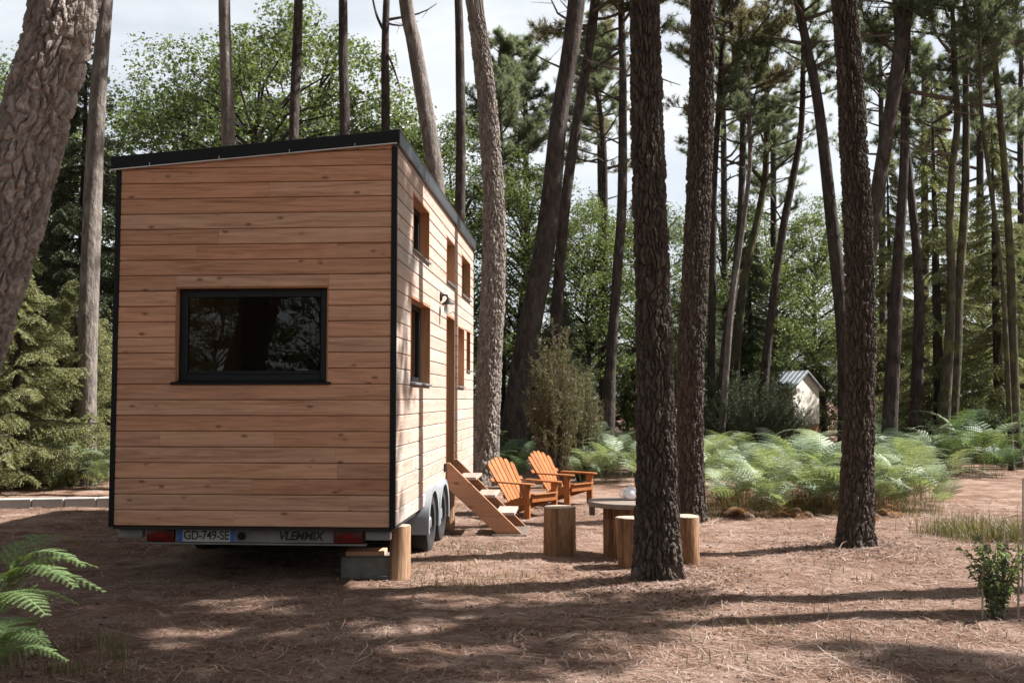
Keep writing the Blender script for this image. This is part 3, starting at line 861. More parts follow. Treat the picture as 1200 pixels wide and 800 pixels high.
# local: gable looks along +x? the gable end faces local -y, ridge runs along local y
for k in range(9):
    x0, x1 = -SW / 2 + k * SW / 9, -SW / 2 + (k + 1) * SW / 9 - 0.012
    hh = lambda x: SH + SR * (1 - abs(x) / (SW / 2))
    pts = [(x0, 0, 0.55), (x1, 0, 0.55), (x1, 0, hh(x1)), (x0, 0, hh(x0))]
    if x0 < 0 < x1: pts.insert(3, (0, 0, hh(0)))
    MB().prism(pts, (0, 0.04, 0)).build('gable_board', M_limewash, sh)
MB().box(-SW / 2, SW / 2, 0.05, 0.10, 0, 0.56).build('plinth', M_stair, sh)
for s_ in (-1, 1):
    for k in range(10):
        z0 = 0.12 + k * 0.172
        MB().box(s_ * SW / 2 - 0.02, s_ * SW / 2 + 0.02, 0.05, SL, z0, z0 + 0.165).build('side_board', M_stair, sh)
    e0 = Vector((s_ * (SW / 2 + 0.18), -0.12, SH - 0.13)); e1 = Vector((0, -0.12, SH + SR + 0.02))
    MB().prism([e0, e1, e1 + Vector((0, 0, 0.05)), e0 + Vector((0, 0, 0.05))], (0, SL + 0.25, 0)).build('roof', M_tin, sh)
    for k in range(14):
        a = e0 + Vector((0, 0.05 + k * 0.2, 0.055)); b = e1 + Vector((0, 0.05 + k * 0.2, 0.055))
        MB().tube([a, b], 0.010, 6).build('roof_rib', M_tin, sh)
MB().box(-SW / 2, SW / 2, SL - 0.04, SL, 0, SH).build('rear_wall', M_stair, sh)

# ------------------------------------------------------------------ concrete kerb on the left
M_kerb = mat_plain('pale_kerb', (0.34, 0.335, 0.32), 0.9, 0, 0.2, 3, 0.4, 50)
a, b = on_ground(-40, 597), on_ground(150, 594)
kb = thing('kerb_edging', 'pale concrete kerb along the foot of the spruces', 'kerb', (a.x, a.y, gz(a.x, a.y) - 0.02), math.atan2(b.y - a.y, b.x - a.x))
Lk = (b - a).length
for k in range(5):
    MB().box(k * Lk / 5, (k + 1) * Lk / 5 - 0.012, 0, 0.16, 0, 0.15).build('kerb_stone', M_kerb, kb, 0.012)
# ------------------------------------------------------------------ bark and leaf materials
M_bark_near = mat_bark('pine_bark_near', (0.011, 0.0085, 0.0068), (0.135, 0.108, 0.090), True)
M_bark_pale = mat_bark('pine_bark_pale', (0.035, 0.028, 0.024), (0.40, 0.345, 0.31), True)
M_bark_far = mat_bark('pine_bark_far', (0.015, 0.012, 0.0105), (0.105, 0.082, 0.072))
M_bark_grey = mat_bark('pine_bark_grey', (0.06, 0.05, 0.044), (0.28, 0.24, 0.215))
M_bark_moss = mat_bark('mossy_bark', (0.022, 0.018, 0.013), (0.11, 0.095, 0.065), moss=(0.12, 0.125, 0.045))
M_twigwood = mat_plain('branch_wood', (0.10, 0.075, 0.06), 0.9, 0, 0.3)
L_oak = mat_leaf('oak_leaf', (0.060, 0.092, 0.042), (0.20, 0.245, 0.125), 0.48, 0.42, 0.45)
L_oak_dark = mat_leaf('dark_leaf', (0.045, 0.070, 0.030), (0.12, 0.155, 0.065), 0.38)
L_pine = mat_leaf('pine_needle', (0.090, 0.110, 0.068), (0.27, 0.30, 0.20), 0.55, tint=(1.1, 1.15, 0.85))
L_pine_brown = mat_leaf('dry_pine_needle', (0.115, 0.11, 0.065), (0.32, 0.285, 0.19), 0.55, tint=(1.1, 1.1, 0.8))
L_spruce = mat_leaf('spruce_needle', (0.10, 0.115, 0.055), (0.38, 0.375, 0.20), 0.45, tint=(1.1, 1.15, 0.8))
L_spruce_dark = mat_leaf('dark_spruce_needle', (0.040, 0.052, 0.030), (0.13, 0.15, 0.085), 0.3, tint=(1.1, 1.15, 0.8))
L_heath = mat_leaf('heath_leaf', (0.09, 0.088, 0.05), (0.25, 0.225, 0.14), 0.3)
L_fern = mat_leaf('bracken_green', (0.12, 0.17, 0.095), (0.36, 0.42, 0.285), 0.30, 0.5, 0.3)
L_fern_shaded = mat_leaf('bracken_shaded_green', (0.05, 0.088, 0.045), (0.14, 0.20, 0.10), 0.35, 0.5)  # darker copy of the bracken green, shade put into the colour
L_fern_dry = mat_leaf('bracken_brown', (0.16, 0.085, 0.045), (0.34, 0.20, 0.12), 0.3)
L_grass = mat_leaf('grass_blade', (0.085, 0.09, 0.042), (0.25, 0.21, 0.12), 0.3)
L_shrub = mat_leaf('sapling_leaf', (0.07, 0.105, 0.05), (0.21, 0.27, 0.14), 0.35, 0.4, 0.4)

# ------------------------------------------------------------------ templates (shared mesh data)
def unit(v):
    return v / np.maximum(np.linalg.norm(v, axis=-1, keepdims=True), 1e-9)

def leaf_quads(P, N, size, r, fold=0.25, aspect=0.6):
    """diamond leaves folded on the midrib: 4 corners, 2 triangles"""
    n = len(P)
    T = unit(np.cross(N, unit(r.normal(size=(n, 3)))))
    B = np.cross(N, T)
    s = size[:, None]
    a, b = P - T * s * 0.5, P + T * s * 0.5
    c, d = P + B * s * aspect * 0.5 + N * s * fold, P - B * s * aspect * 0.5 + N * s * fold
    V = np.stack([a, c, b, d], 1).reshape(-1, 3)
    i = np.arange(n)[:, None] * 4
    return V, np.concatenate([i + np.array([[0, 2, 1]]), i + np.array([[0, 3, 2]])], 0)

def branch_mesh(paths, n=5):
    m = MB()
    for pts, rad in paths: m.tube(pts, rad, n, False)
    V = np.array(m.v, dtype=float).reshape(-1, 3)
    return V, np.array(m.f, dtype=int).reshape(-1, 4)

def crown_broadleaf(seed, H, RX, leaf_mat, nclump=60, per=330, size=0.11, base=0.28):
    """broadleaf tree above its own foot: forking limbs, clumps of leaves at their ends"""
    r = np.random.default_rng(seed); paths = []; cl = []
    trunk = [Vector((0, 0, 0))]; 
    for k in range(1, 7): trunk.append(Vector((r.normal(0, 0.14) + trunk[-1].x, r.normal(0, 0.14) + trunk[-1].y, H * 0.78 * k / 6)))
    paths.append((trunk, [0.17 * H / 10 * (1 - 0.12 * k) for k in range(7)]))
    for q in range(nclump):
        u = r.random(); z = H * (base + (1 - base) * u ** 0.85)
        env = math.sin(math.pi * min(1, max(0.0, (z / H - base + 0.10) / (1.10 - base)))) ** 0.55
        rad = RX * env * (0.35 + 0.65 * math.sqrt(r.random())); a = r.random() * 6.283
        c = Vector((rad * math.cos(a), rad * math.sin(a), z + r.normal(0, 0.2)))
        cl.append((c, RX * (0.09 + 0.15 * r.random())))
        t_ = max(0.15, min(0.95, (z - 0.22 * rad - 0.6) / (H * 0.78)))
        k = t_ * 6; i = min(5, int(k)); s_ = trunk[i].lerp(trunk[i + 1], k - i)
        mid = s_.lerp(c, 0.5) + Vector((r.normal(0, 0.2), r.normal(0, 0.2), 0.15 * rad))
        if q % 2 == 0: paths.append(([s_, mid, c], [0.05, 0.03, 0.012]))
    Ps, Ns = [], []
    for c, cr in cl:
        n = int(per * (0.6 + 0.8 * r.random()))
        d = unit(r.normal(size=(n, 3))); rr = cr * (0.35 + 0.75 * r.random(n) ** 0.6)
        P = np.array(c) + d * rr[:, None] * np.array([1.15, 1.15, 0.72])
        # leaves gather into sprays
        P += 0.10 * np.stack([vnoise(P[:, 0] * 3, P[:, 2] * 3, 1), vnoise(P[:, 1] * 3, P[:, 0] * 3, 2), vnoise(P[:, 2] * 3, P[:, 1] * 3, 3)], 1) * 3
        Ps.append(P); Ns.append(unit(d * 0.5 + np.array([0, 0, 0.6]) + r.normal(size=(n, 3)) * 0.55))
    P, N = np.concatenate(Ps), np.concatenate(Ns)
    V, Fc = leaf_quads(P, N, size * (0.5 + 1.0 * r.random(len(P)) ** 1.6), r)
    bv, bf = branch_mesh(paths)
    me_leaf = raw_mesh('crown', V, [Fc], [leaf_mat])
    me_wood = raw_mesh('trunk', bv, [bf], [M_bark_far], smooth=True)
    return me_wood, me_leaf

def needle_tufts(P, D, L, wd, per, r, spread=0.75):
    """tufts of long needles at P pointing along D"""
    n = len(P)
    Pk = np.repeat(P, per, 0); Dk = np.repeat(D, per, 0)
    d = unit(Dk + r.normal(size=(n * per, 3)) * spread)
    LL = L * (0.65 + 0.6 * r.random(n * per))[:, None]
    s = unit(np.cross(d, r.normal(size=(n * per, 3)))) * wd
    Pk = Pk - Dk * (r.random(n * per)[:, None] * L * 0.6)
    V = np.stack([Pk - s, Pk + s, Pk + d * LL - np.array([0, 0, 0.12]) * LL], 1).reshape(-1, 3)
    i = np.arange(n * per)[:, None] * 3
    return V, i + np.array([[0, 1, 2]])

def crown_pine(seed, L, RX, nb=46, mat=None, tuft=(0.19, 0.0075, 18), dead=5):
    """maritime pine crown: whorled limbs, bare inside, needles in tufts at the ends. z = 0 is its lowest dead limb, z = L the tip"""
    r = np.random.default_rng(seed); paths = []; TP, TD = [], []
    for k in range(nb + dead):
        isd = k < dead
        z = L * (0.02 + 0.22 * r.random()) if isd else L * (0.22 + 0.78 * ((k - dead) / nb) ** 0.85)
        u = max(0.0, (z / L - 0.22) / 0.78)
        ln = RX * (1.0 - 0.75 * u ** 1.4) * (0.55 + 0.55 * r.random())
        if isd: ln = RX * (0.25 + 0.5 * r.random())
        a = r.random() * 6.283; up = 0.05 + 0.75 * u + r.normal(0, 0.12)
        d = Vector((math.cos(a), math.sin(a), up)).normalized()
        pts = [Vector((0, 0, z))]
        for j in range(1, 6):
            d = (d + Vector((r.normal(0, 0.16), r.normal(0, 0.16), 0.07 + r.normal(0, 0.09)))).normalized()
            pts.append(pts[-1] + d * ln / 5)
        rd = 0.018 + 0.018 * ln
        paths.append((pts, [rd * (1 - 0.16 * j) for j in range(6)]))
        if isd:
            for j in range(3):
                q = pts[2 + j]; e = q + Vector((r.normal(), r.normal(), r.normal() * 0.5)).normalized() * ln * 0.35
                paths.append(([q, e], [0.009, 0.004]))
            continue
        for j in range(9):
            t_ = 0.38 + 0.62 * j / 8
            i = min(4, int(t_ * 5)); q = pts[i].lerp(pts[i + 1], t_ * 5 - i)
            for _ in range(2):
                dd = (d * 0.6 + Vector((r.normal(), r.normal(), 0.45 + 0.5 * r.normal())).normalized()).normalized()
                sl_ = (0.22 + 0.42 * r.random()) * min(1.0, ln / 1.4)
                e = q + dd * sl_
                paths.append(([q, e], [0.010, 0.005]))
                for _ in range(5):
                    f_ = 0.35 + 0.65 * r.random()
                    TP.append(q.lerp(e, f_) + Vector((r.normal(), r.normal(), r.normal())) * 0.05); TD.append((dd + Vector((0, 0, 0.45))).normalized())
    V, Fc = needle_tufts(np.array(TP), np.array(TD), tuft[0], tuft[1], tuft[2], r)
    bv, bf = branch_mesh(paths, 4)
    n = len(bv)
    return raw_mesh('crown', np.concatenate([bv, V]), [bf, Fc + n], [M_twigwood, mat or L_pine], [0, 1])

def crown_spruce(seed, H, RX, mat, nb=110, droop=0.35, wd=0.007):
    """spruce clothed to the ground: sweeping branches hung with short twigs of needles"""
    r = np.random.default_rng(seed); paths = []; TP, TD = [], []
    for k in range(nb):
        u = (k + r.random()) / nb; z = H * (0.04 + 0.95 * u)
        ln = RX * (1 - u) ** 0.85 * (0.75 + 0.4 * r.random()) + 0.12
        a = r.random() * 6.283
        d = Vector((math.cos(a), math.sin(a), 0.25)); pts = [Vector((0, 0, z))]
        for j in range(1, 6):
            d = (d + Vector((r.normal(0, 0.08), r.normal(0, 0.08), -droop * 0.35 if j < 4 else 0.12))).normalized()
            pts.append(pts[-1] + d * ln / 5)
        paths.append((pts, [0.006 + 0.012 * ln * (1 - 0.18 * j) for j in range(6)]))
        side = Vector((-math.sin(a), math.cos(a), 0))
        nt_ = int(6 + ln * 11)
        for j in range(nt_):
            t_ = 0.15 + 0.85 * j / nt_; i = min(4, int(t_ * 5)); q = pts[i].lerp(pts[i + 1], t_ * 5 - i)
            for sg in (-1, 1):
                tl = (0.16 + 0.34 * (1 - t_) + 0.1 * r.random()) * min(1.0, 0.5 + ln * 0.4)
                dd = (side * sg * 0.8 + Vector((math.cos(a), math.sin(a), 0)) * 0.75 + Vector((0, 0, -droop * (0.7 + 0.8 * r.random())))).normalized()
                ns = max(3, int(tl / 0.042))
                for m in range(ns):
                    f_ = (m + 0.5) / ns
                    TP.append(q + dd * tl * f_ + Vector((0, 0, -0.10 * f_ * f_))); TD.append(dd)
    V, Fc = needle_tufts(np.array(TP), np.array(TD), 0.055, wd * 1.45, 3, r, 0.95)
    bv, bf = branch_mesh(paths, 4)
    return raw_mesh('crown', np.concatenate([bv, V]), [bf, Fc + len(bv)], [M_twigwood, mat], [0, 1])

PINE = [crown_pine(100 + i, 8.0, 2.5, 46, L_pine) for i in range(3)] + [crown_pine(110, 8.0, 2.7, 50, L_pine_brown)]
DENSE = crown_pine(130, 8.0, 2.9, 80, L_pine)
OPENPINE = [crown_pine(120, 7.5, 2.4, 26, L_pine), crown_pine(121, 7.5, 2.6, 30, L_pine)]
OAK = [crown_broadleaf(200 + i, 10.0, 3.2, L_oak, 125, 215, 0.098) for i in range(4)]
DARK = [crown_broadleaf(220 + i, 8.0, 3.0, L_oak_dark, 70, 280, 0.12, base=0.04) for i in range(2)]
SPRUCE = [crown_spruce(300, 5.0, 1.9, L_spruce, 120), crown_spruce(301, 4.2, 1.7, L_spruce, 105)]
TALLSPRUCE = [crown_spruce(310, 11.0, 2.4, L_spruce_dark, 190, 0.45, 0.010), crown_spruce(311, 9.0, 2.1, L_spruce_dark, 160, 0.5, 0.010), crown_spruce(312, 12.0, 2.2, L_spruce, 150, 0.6, 0.011)]

# ------------------------------------------------------------------ trees
def catmull(P, n):
    out = []
    for i in range(len(P) - 1):
        p0, p1, p2, p3 = P[max(i - 1, 0)], P[i], P[i + 1], P[min(i + 2, len(P) - 1)]
        for k in range(n):
            t_ = k / n
            out.append(0.5 * ((2 * p1) + (p2 - p0) * t_ + (2 * p0 - 5 * p1 + 4 * p2 - p3) * t_ ** 2 + (3 * p1 - p0 - 3 * p2 + p3) * t_ ** 3))
    out.append(P[-1])
    return np.array(out)

def trunk_mesh(path, mat, near=None, nang=14, seed=0):
    """path: (x, y, z, radius) from the foot up. near = (angular divisions, step, plate width, plate height, depth)"""
    P = catmull([np.array(p, dtype=float) for p in path], 12)
    s = np.concatenate([[0], np.cumsum(np.linalg.norm(np.diff(P[:, :3], axis=0), axis=1))])
    if near:
        nang, step = near[0], near[1]
        top = min(s[-1], near[5])
        ss = np.concatenate([np.arange(0, top, step), np.arange(top, s[-1] + 0.01, 0.3)])
    else:
        ss = np.arange(0, s[-1] + 0.01, 0.22)
    Q = np.stack([np.interp(ss, s, P[:, k]) for k in range(4)], 1)
    A = np.arange(nang) * 2 * math.pi / nang
    SS, AA = np.meshgrid(ss, A, indexing='ij')
    RR = np.repeat(Q[:, 3:4], nang, 1)
    lump = 1 + 0.05 * np.cos(2 * AA + SS * 0.7 + seed) + 0.04 * np.cos(3 * AA - SS * 1.1 + seed * 2)
    flare = 1 + np.exp(-SS / 0.17) * (0.20 + 0.17 * np.cos(5 * AA + seed) + 0.08 * np.cos(3 * AA + 2 * seed)) + np.exp(-SS / 0.6) * 0.08
    RR = RR * lump * flare
    attrs = None
    if near:
        pw, ph, dep = near[2:5]
        cells = max(6, round(2 * math.pi * float(Q[0, 3]) / pw))
        cx = AA / (2 * math.pi) * cells
        wob = 1.0 * vnoise(SS * 13, cx * 0.5, seed) + 0.9 * vnoise(SS * 4.1, np.cos(AA) * 2, seed + 1) + 0.5 * vnoise(SS * 34, cx * 1.3, seed + 6)
        f1, f2, cv = worley(cx + 0.7 * wob, SS / ph + 1.2 * vnoise(cx * 0.9, SS * 3, seed + 4), cells, seed)
        e = np.clip((f2 - f1 - 0.04) / 0.26, 0, 1); pl_ = e * e * (3 - 2 * e)
        f1b, f2b, cvb = worley(cx * 2 + wob, SS / ph * 2.4, cells * 2, seed + 9)
        e2 = np.clip((f2b - f1b) / 0.5, 0, 1)
        fine = vnoise(AA / (2 * math.pi) * cells * 5, SS * 60, seed + 2)
        RR = RR + dep * (pl_ * (0.55 + 0.8 * cv) - 0.8) + dep * 0.34 * (e2 - 0.5) * pl_ + dep * 0.30 * fine
        attrs = {'plate': np.clip(0.35 * cv + 0.35 * cvb + 0.3 * (0.5 + fine), 0, 1).ravel()}
    X = Q[:, 0:1] + RR * np.cos(AA); Y = Q[:, 1:2] + RR * np.sin(AA); Z = np.repeat(Q[:, 2:3], nang, 1)
    V = np.stack([X, Y, Z], -1).reshape(-1, 3)
    i = (np.arange(len(ss) - 1)[:, None] * nang + np.arange(nang)[None, :]).ravel()
    j = (np.arange(len(ss) - 1)[:, None] * nang + (np.arange(nang)[None, :] + 1) % nang).ravel()
    return raw_mesh('trunk', V, [np.stack([i, j, j + nang, i + nang], 1)], [mat], smooth=not near, attrs=attrs)

NT_ = [0]
def pine(label, D, pts, H=17.0, crown=None, cl=None, cs=1.0, mat=None, near=None, group='pine trees round the clearing', limbs=(), name='pine_tree', wander=0.0):
    """pts: (px, py, width px) from the top of the picture downwards; D: depth of the foot"""
    NT_[0] += 1; seed = NT_[0]; r = np.random.default_rng(seed)
    W = [(*at(px, py, D), 0.5 * wd / F * D) for px, py, wd in pts][::-1]
    if W[0][2] > 0.05:                          # carry the trunk on down to the ground
        a, b = W[0], W[1] if len(W) > 1 else W[0]
        k = a[2] / max(0.5, b[2] - a[2]) * 0.55
        W.insert(0, (a[0] + (a[0] - b[0]) * k, D, 0.0, a[3] * 1.08))
    x0, y0 = W[0][0], W[0][1]
    z0 = gz(x0, y0) - 0.06
    W[0] = (W[0][0], W[0][1], z0, W[0][3])
    t1, t0 = W[-1], W[-2]
    sx = max(-0.12, min(0.12, (t1[0] - t0[0]) / max(0.3, t1[2] - t0[2])))
    while W[-1][2] < H - 0.5:
        q = W[-1]; h = min(3.0, H - q[2])
        left = max(0.0, 1 - h / max(0.1, H - q[2] + 0.8))
        sx *= 0.8
        W.append((q[0] + sx * h + r.normal(0, 0.06), q[1] + r.normal(0, 0.10), q[2] + h, max(0.025, q[3] * left ** 0.8 if left > 0 else 0.025)))
    if wander:
        W = [(p_[0], p_[1] + (wander * math.sin(p_[2] * 0.5 + seed) - wander * math.sin(z0 * 0.5 + seed)), p_[2], p_[3]) for p_ in W]
    o = thing(name, label, 'tree', (x0, y0, z0), 0, group)
    path = [(p_[0] - x0, p_[1] - y0, p_[2] - z0, p_[3]) for p_ in W]
    link('trunk', trunk_mesh(path, mat or M_bark_far, near, seed=seed), o)
    if crown is not None:
        L = cl or 8.0
        zz = H - z0 - L * cs
        xs = [p_[2] for p_ in path]
        k = next((i for i in range(1, len(xs)) if xs[i] > zz), len(xs) - 1)
        f_ = max(0, min(1, (zz - xs[k - 1]) / max(0.01, xs[k] - xs[k - 1])))
        a, b = Vector(path[k - 1][:3]), Vector(path[k][:3]); tip = Vector(path[-1][:3])
        c = link('crown', crown, o); q = a.lerp(b, f_)
        c.location = (q.x, q.y, zz)
        ax = (tip - q); 
        c.rotation_mode = 'QUATERNION'
        c.rotation_quaternion = Vector((0, 0, 1)).rotation_difference(ax.normalized() if ax.length > 0.5 else Vector((0, 0, 1))) @ Matrix.Rotation(r.random() * 6.28, 4, 'Z').to_quaternion()
        k_ = cs * L / 8.0
        c.scale = (cs, cs, cs)
    for lp in limbs:                            # bare limbs one can follow in the picture
        pw = [at(px, py, D + dy) - Vector((x0, y0, z0)) for px, py, dy in lp[0]]
        MB().tube([Vector(v_) for v_ in catmull([np.array(v_) for v_ in pw], 5)], list(np.linspace(lp[1], lp[2], (len(pw) - 1) * 5 + 1)), 7).build('limb', mat or M_bark_far, o, smooth=True)
    return o
NEAR = (200, 0.0125, 0.050, 0.17, 0.030, 5.6)

# ---- the trunks one can tell apart, left to right
pine('stout leaning pine cut by the left edge of the picture', 6.5, [(76, -10, 74), (62, 60, 76), (42, 130, 76), (22, 210, 76), (-2, 300, 78), (-30, 390, 80), (-80, 560, 84)], 18, PINE[0], mat=M_bark_pale, near=(180, 0.0125, 0.070, 0.15, 0.028, 5.6))
pine('grey pine trunk between the leaning pine and the cabin', 19.5, [(124, -5, 17), (116, 100, 19), (109, 220, 20), (104, 360, 21), (102, 520, 22)], 21, OPENPINE[1], mat=M_bark_grey)
pine('pale pine trunk behind the left half of the cabin roof', 19, [(263, -5, 14), (265, 80, 15), (267, 165, 16)], 22, PINE[2], mat=M_bark_grey)
pine('slim pine trunk behind the cabin roof, left of the middle pair', 22, [(350, -5, 10), (347, 80, 12), (344, 157, 12)], 22, OPENPINE[0])
pine('slim dark pine trunk above the right part of the cabin roof', 24, [(402, -5, 10), (402, 80, 11), (404, 150, 12)], 23, OPENPINE[1])
pine('thin pine trunk just left of the cabin roof corner', 25, [(453, -5, 8), (451, 70, 9), (452, 150, 10)], 19, OPENPINE[0], limbs=[([(452, 40, 0), (442, 20, 0.3), (436, -4, 0.5)], 0.05, 0.02), ([(453, 60, 0), (463, 85, -.3), (470, 108, -.6)], 0.035, 0.01)])
pine('curved pale pine trunk rising behind the cabin roof corner', 18.5, [(475, -5, 16), (485, 50, 17), (495, 110, 18), (505, 170, 19), (512, 225, 19), (514, 330, 20)], 21, OPENPINE[1], mat=M_bark_grey)
pine('straight slender pine trunk next to the curved one behind the roof', 22, [(537, -5, 10), (539, 90, 11), (540, 180, 11), (539, 258, 12), (538, 400, 13)], 21, OPENPINE[0])
pine('pale barked pine standing at the far end of the cabin', 19.8, [(555, -5, 21), (564, 60, 22), (572, 130, 23), (578, 230, 24), (578, 330, 27), (574, 430, 29), (569, 530, 33)], 24, PINE[1], mat=M_bark_pale, near=(100, 0.03, 0.075, 0.20, 0.028, 9.5))
pine('thick pine leaning right behind the garden chairs', 23.5, [(676, -5, 20), (667, 70, 21), (655, 140, 22), (646, 225, 24), (635, 310, 25), (618, 400, 27), (603, 490, 30)], 22, PINE[0], mat=M_bark_far)
pine('thinner pine leaning beside the thick leaning one', 27, [(698, -5, 11), (690, 60, 11), (678, 130, 12), (664, 225, 13), (655, 330, 14), (648, 440, 15)], 18, PINE[3])
pine('thin crooked stem between the leaning pair and the near pine', 33, [(695, 85, 6), (703, 130, 6), (708, 190, 7), (709, 345, 8), (708, 440, 8)], 14, OPENPINE[1], cs=0.6)
pine('straight slim pine just left of the near pine', 27, [(728, -5, 8), (730, 100, 9), (729, 230, 11), (724, 310, 12), (717, 410, 13), (713, 470, 16)], 17.5, PINE[2], limbs=[([(729, 120, 0), (700, 105, .5), (670, 95, 1)], 0.035, 0.01), ([(729, 170, 0), (705, 160, -.5), (682, 168, -1)], 0.03, 0.01)])
pine('dark rough barked pine standing nearest, right of the log table', TREE_A.y + 0.1, [(756, -10, 33), (758, 100, 36), (760, 200, 39), (764, 320, 41), (767, 440, 43), (769, 560, 46), (771, 684, 50)], 20, PINE[1], mat=M_bark_near, near=NEAR)
pine('reddish pine trunk just behind the nearest one', 13.8, [(824, -10, 26), (823, 90, 27), (820, 190, 28), (815, 300, 29), (810, 420, 31), (809, 520, 32), (809, 600, 34)], 17.5, PINE[3], mat=M_bark_near, near=(130, 0.019, 0.055, 0.17, 0.028, 7.8))
pine('thin dark pine showing at the right side of the reddish trunk', 30, [(848, 20, 6), (844, 100, 7), (839, 180, 7), (836, 260, 8), (833, 480, 9)], 16, OPENPINE[0], cs=0.8)
pine('slim pine with bare limbs right of the reddish trunk', 29, [(862, 78, 6), (870, 120, 7), (870, 190, 8), (866, 270, 8), (860, 340, 9), (850, 410, 10)], 15.5, PINE[3], cs=0.85, limbs=[([(870, 150, 0), (885, 110, .4), (898, 70, .8)], 0.04, 0.012), ([(869, 180, 0), (852, 195, -.3), (838, 205, -.5)], 0.03, 0.01)])
pine('pale slender stem twisting up beside the bare limbed pine', 28, [(878, 140, 5), (879, 190, 5), (874, 240, 6), (866, 300, 6), (856, 370, 7)], 12, OPENPINE[0], cs=0.5, mat=M_bark_grey)
pine('low forked pine with wide bare arms between the slim trunks', 30, [(899, 150, 6), (898, 185, 7), (896, 215, 8), (886, 265, 9), (872, 330, 10), (862, 420, 12)], 13.5, OPENPINE[1], cs=0.7, mat=M_bark_moss, limbs=[([(895, 214, 0), (878, 196, 0), (858, 190, 0), (842, 184, 0)], 0.07, 0.025), ([(896, 212, 0), (912, 196, 0), (928, 182, 0), (940, 172, 0)], 0.06, 0.02), ([(896, 175, 0), (915, 174, .3), (938, 171, .6)], 0.035, 0.012)])
pine('slim dark pine left of the near right pine, bending left low down', 29, [(941, 82, 6), (939, 150, 7), (931, 200, 8), (919, 260, 9), (909, 330, 9), (897, 430, 11)], 15, OPENPINE[0], cs=0.75, limbs=[([(918, 262, 0), (908, 245, 0), (898, 246, 0)], 0.03, 0.01)])
pine('bowed pine leaning left just beside the near right pine', 26, [(934, -8, 10), (945, 50, 11), (957, 110, 12), (966, 180, 13), (975, 260, 14), (984, 340, 16), (990, 420, 18), (992, 490, 20)], 18, PINE[2])
pine('tall dark near pine standing alone on the right of the clearing', TREE_B.y + 0.1, [(989, -10, 26), (995, 80, 28), (999, 160, 29), (1004, 240, 31), (1008, 330, 32), (1009, 430, 34), (1006, 530, 36), (1002, 644, 40)], 17, PINE[0], mat=M_bark_near, near=(170, 0.0145, 0.052, 0.17, 0.029, 6.4))
pine('thick pine slanting behind the near right pine', 24, [(1063, -8, 18), (1055, 60, 17), (1046, 120, 17), (1034, 190, 17), (1023, 260, 17), (1013, 340, 18), (1004, 440, 20)], 18, OPENPINE[1])
pine('dark straight pine right of the near right pine', 25, [(1062, 20, 10), (1062, 100, 11), (1059, 200, 11), (1054, 290, 13), (1048, 390, 15), (1043, 490, 17)], 18, OPENPINE[0])
pine('dark pine at whose left the straight pine stands', 27, [(1060, 150, 8), (1066, 210, 9), (1074, 290, 11), (1077, 360, 12), (1075, 440, 13), (1074, 490, 14)], 17, OPENPINE[1])
pine('mossy twin stemmed pine, left stem, at the right of the bracken', 24, [(1118, 60, 6), (1122, 140, 7), (1117, 190, 8), (1113, 250, 9), (1115, 330, 10), (1112, 410, 12), (1106, 490, 14)], 15, OPENPINE[1], mat=M_bark_moss, limbs=[([(1116, 200, 0), (1100, 160, 0), (1085, 170, 0)], 0.04, 0.012)])
pine('mossy twin stemmed pine, right stem, at the right of the bracken', 25.5, [(1131, -8, 6), (1132, 80, 7), (1132, 170, 8), (1130, 250, 9), (1124, 340, 11), (1121, 420, 12), (1116, 490, 13)], 17, OPENPINE[0], mat=M_bark_moss, limbs=[([(1132, 90, 0), (1145, 50, .3), (1155, 20, .6)], 0.05, 0.02)])
pine('very thin crooked stem near the right edge of the picture', 23, [(1148, 40, 3.5), (1150, 120, 4), (1156, 180, 4.5), (1164, 240, 5), (1174, 320, 5), (1180, 420, 6)], 12, OPENPINE[1], cs=0.5, mat=M_bark_moss)
pine('mossy slim pine nearest the right edge of the picture', 24, [(1160, -8, 6), (1166, 70, 7), (1172, 130, 8), (1179, 220, 8), (1185, 330, 9), (1190, 480, 11)], 16.5, OPENPINE[0], mat=M_bark_moss)

OUTER_TRUNK = trunk_mesh([(0, 0, 0, 0.2), (0.1, 0.05, 4, 0.17), (0.2, 0.1, 9, 0.14), (0.25, 0.1, 13, 0.08), (0.27, 0.1, 16.5, 0.03)], M_bark_far)
# ---- pines beside the clearing, outside the picture: they shade its floor
for i, (x, y, h) in enumerate(((5.7, 8.9, 14.5), (7.5, 8.5, 14.5), (14.2, 8.4, 14.5), (17.5, 24.5, 17))):
    px = 600 + x / y * F
    pine('pine just outside the right edge of the picture', y, [(px + 4, 200, 0.34 * F / y), (px, 500, 0.38 * F / y)], h, (DENSE, DENSE, OPENPINE[0], PINE[2])[i], group='pines outside the right edge')

BGP = ((588, 33, 13.5, 0.9, 1), (618, 38, 15.5, 0.9, 2), (705, 38, 16, 0.9, 3), (850, 36, 15, 0.85, 4), (908, 38, 13.5, 0.8, 4), (1085, 34, 14.5, 0.9, 4), (1035, 36, 16, 0.9, 5), (1150, 31, 14, 0.85, 5), (1198, 34, 15, 1.0, 4))
for px, D, h, cs, k in BGP:
    where = {588: 'close right of the pale pine', 618: 'whose crown shows behind the thick leaning pine', 705: 'left of the nearest pine, behind the slim ones', 850: 'close right of the reddish trunk', 908: 'above the shed with a loose crown', 1085: 'left of the mossy twin stems', 1035: 'close right of the near right pine', 1150: 'behind the mossy twin stems', 1198: 'cut by the right edge of the picture'}[px]
    pine('distant pine ' + where, D, [(px - 2, 150, 0.20 * F / D), (px, 400, 0.26 * F / D)], h, (PINE + OPENPINE)[k], cs=cs, group='distant pines behind the clearing')
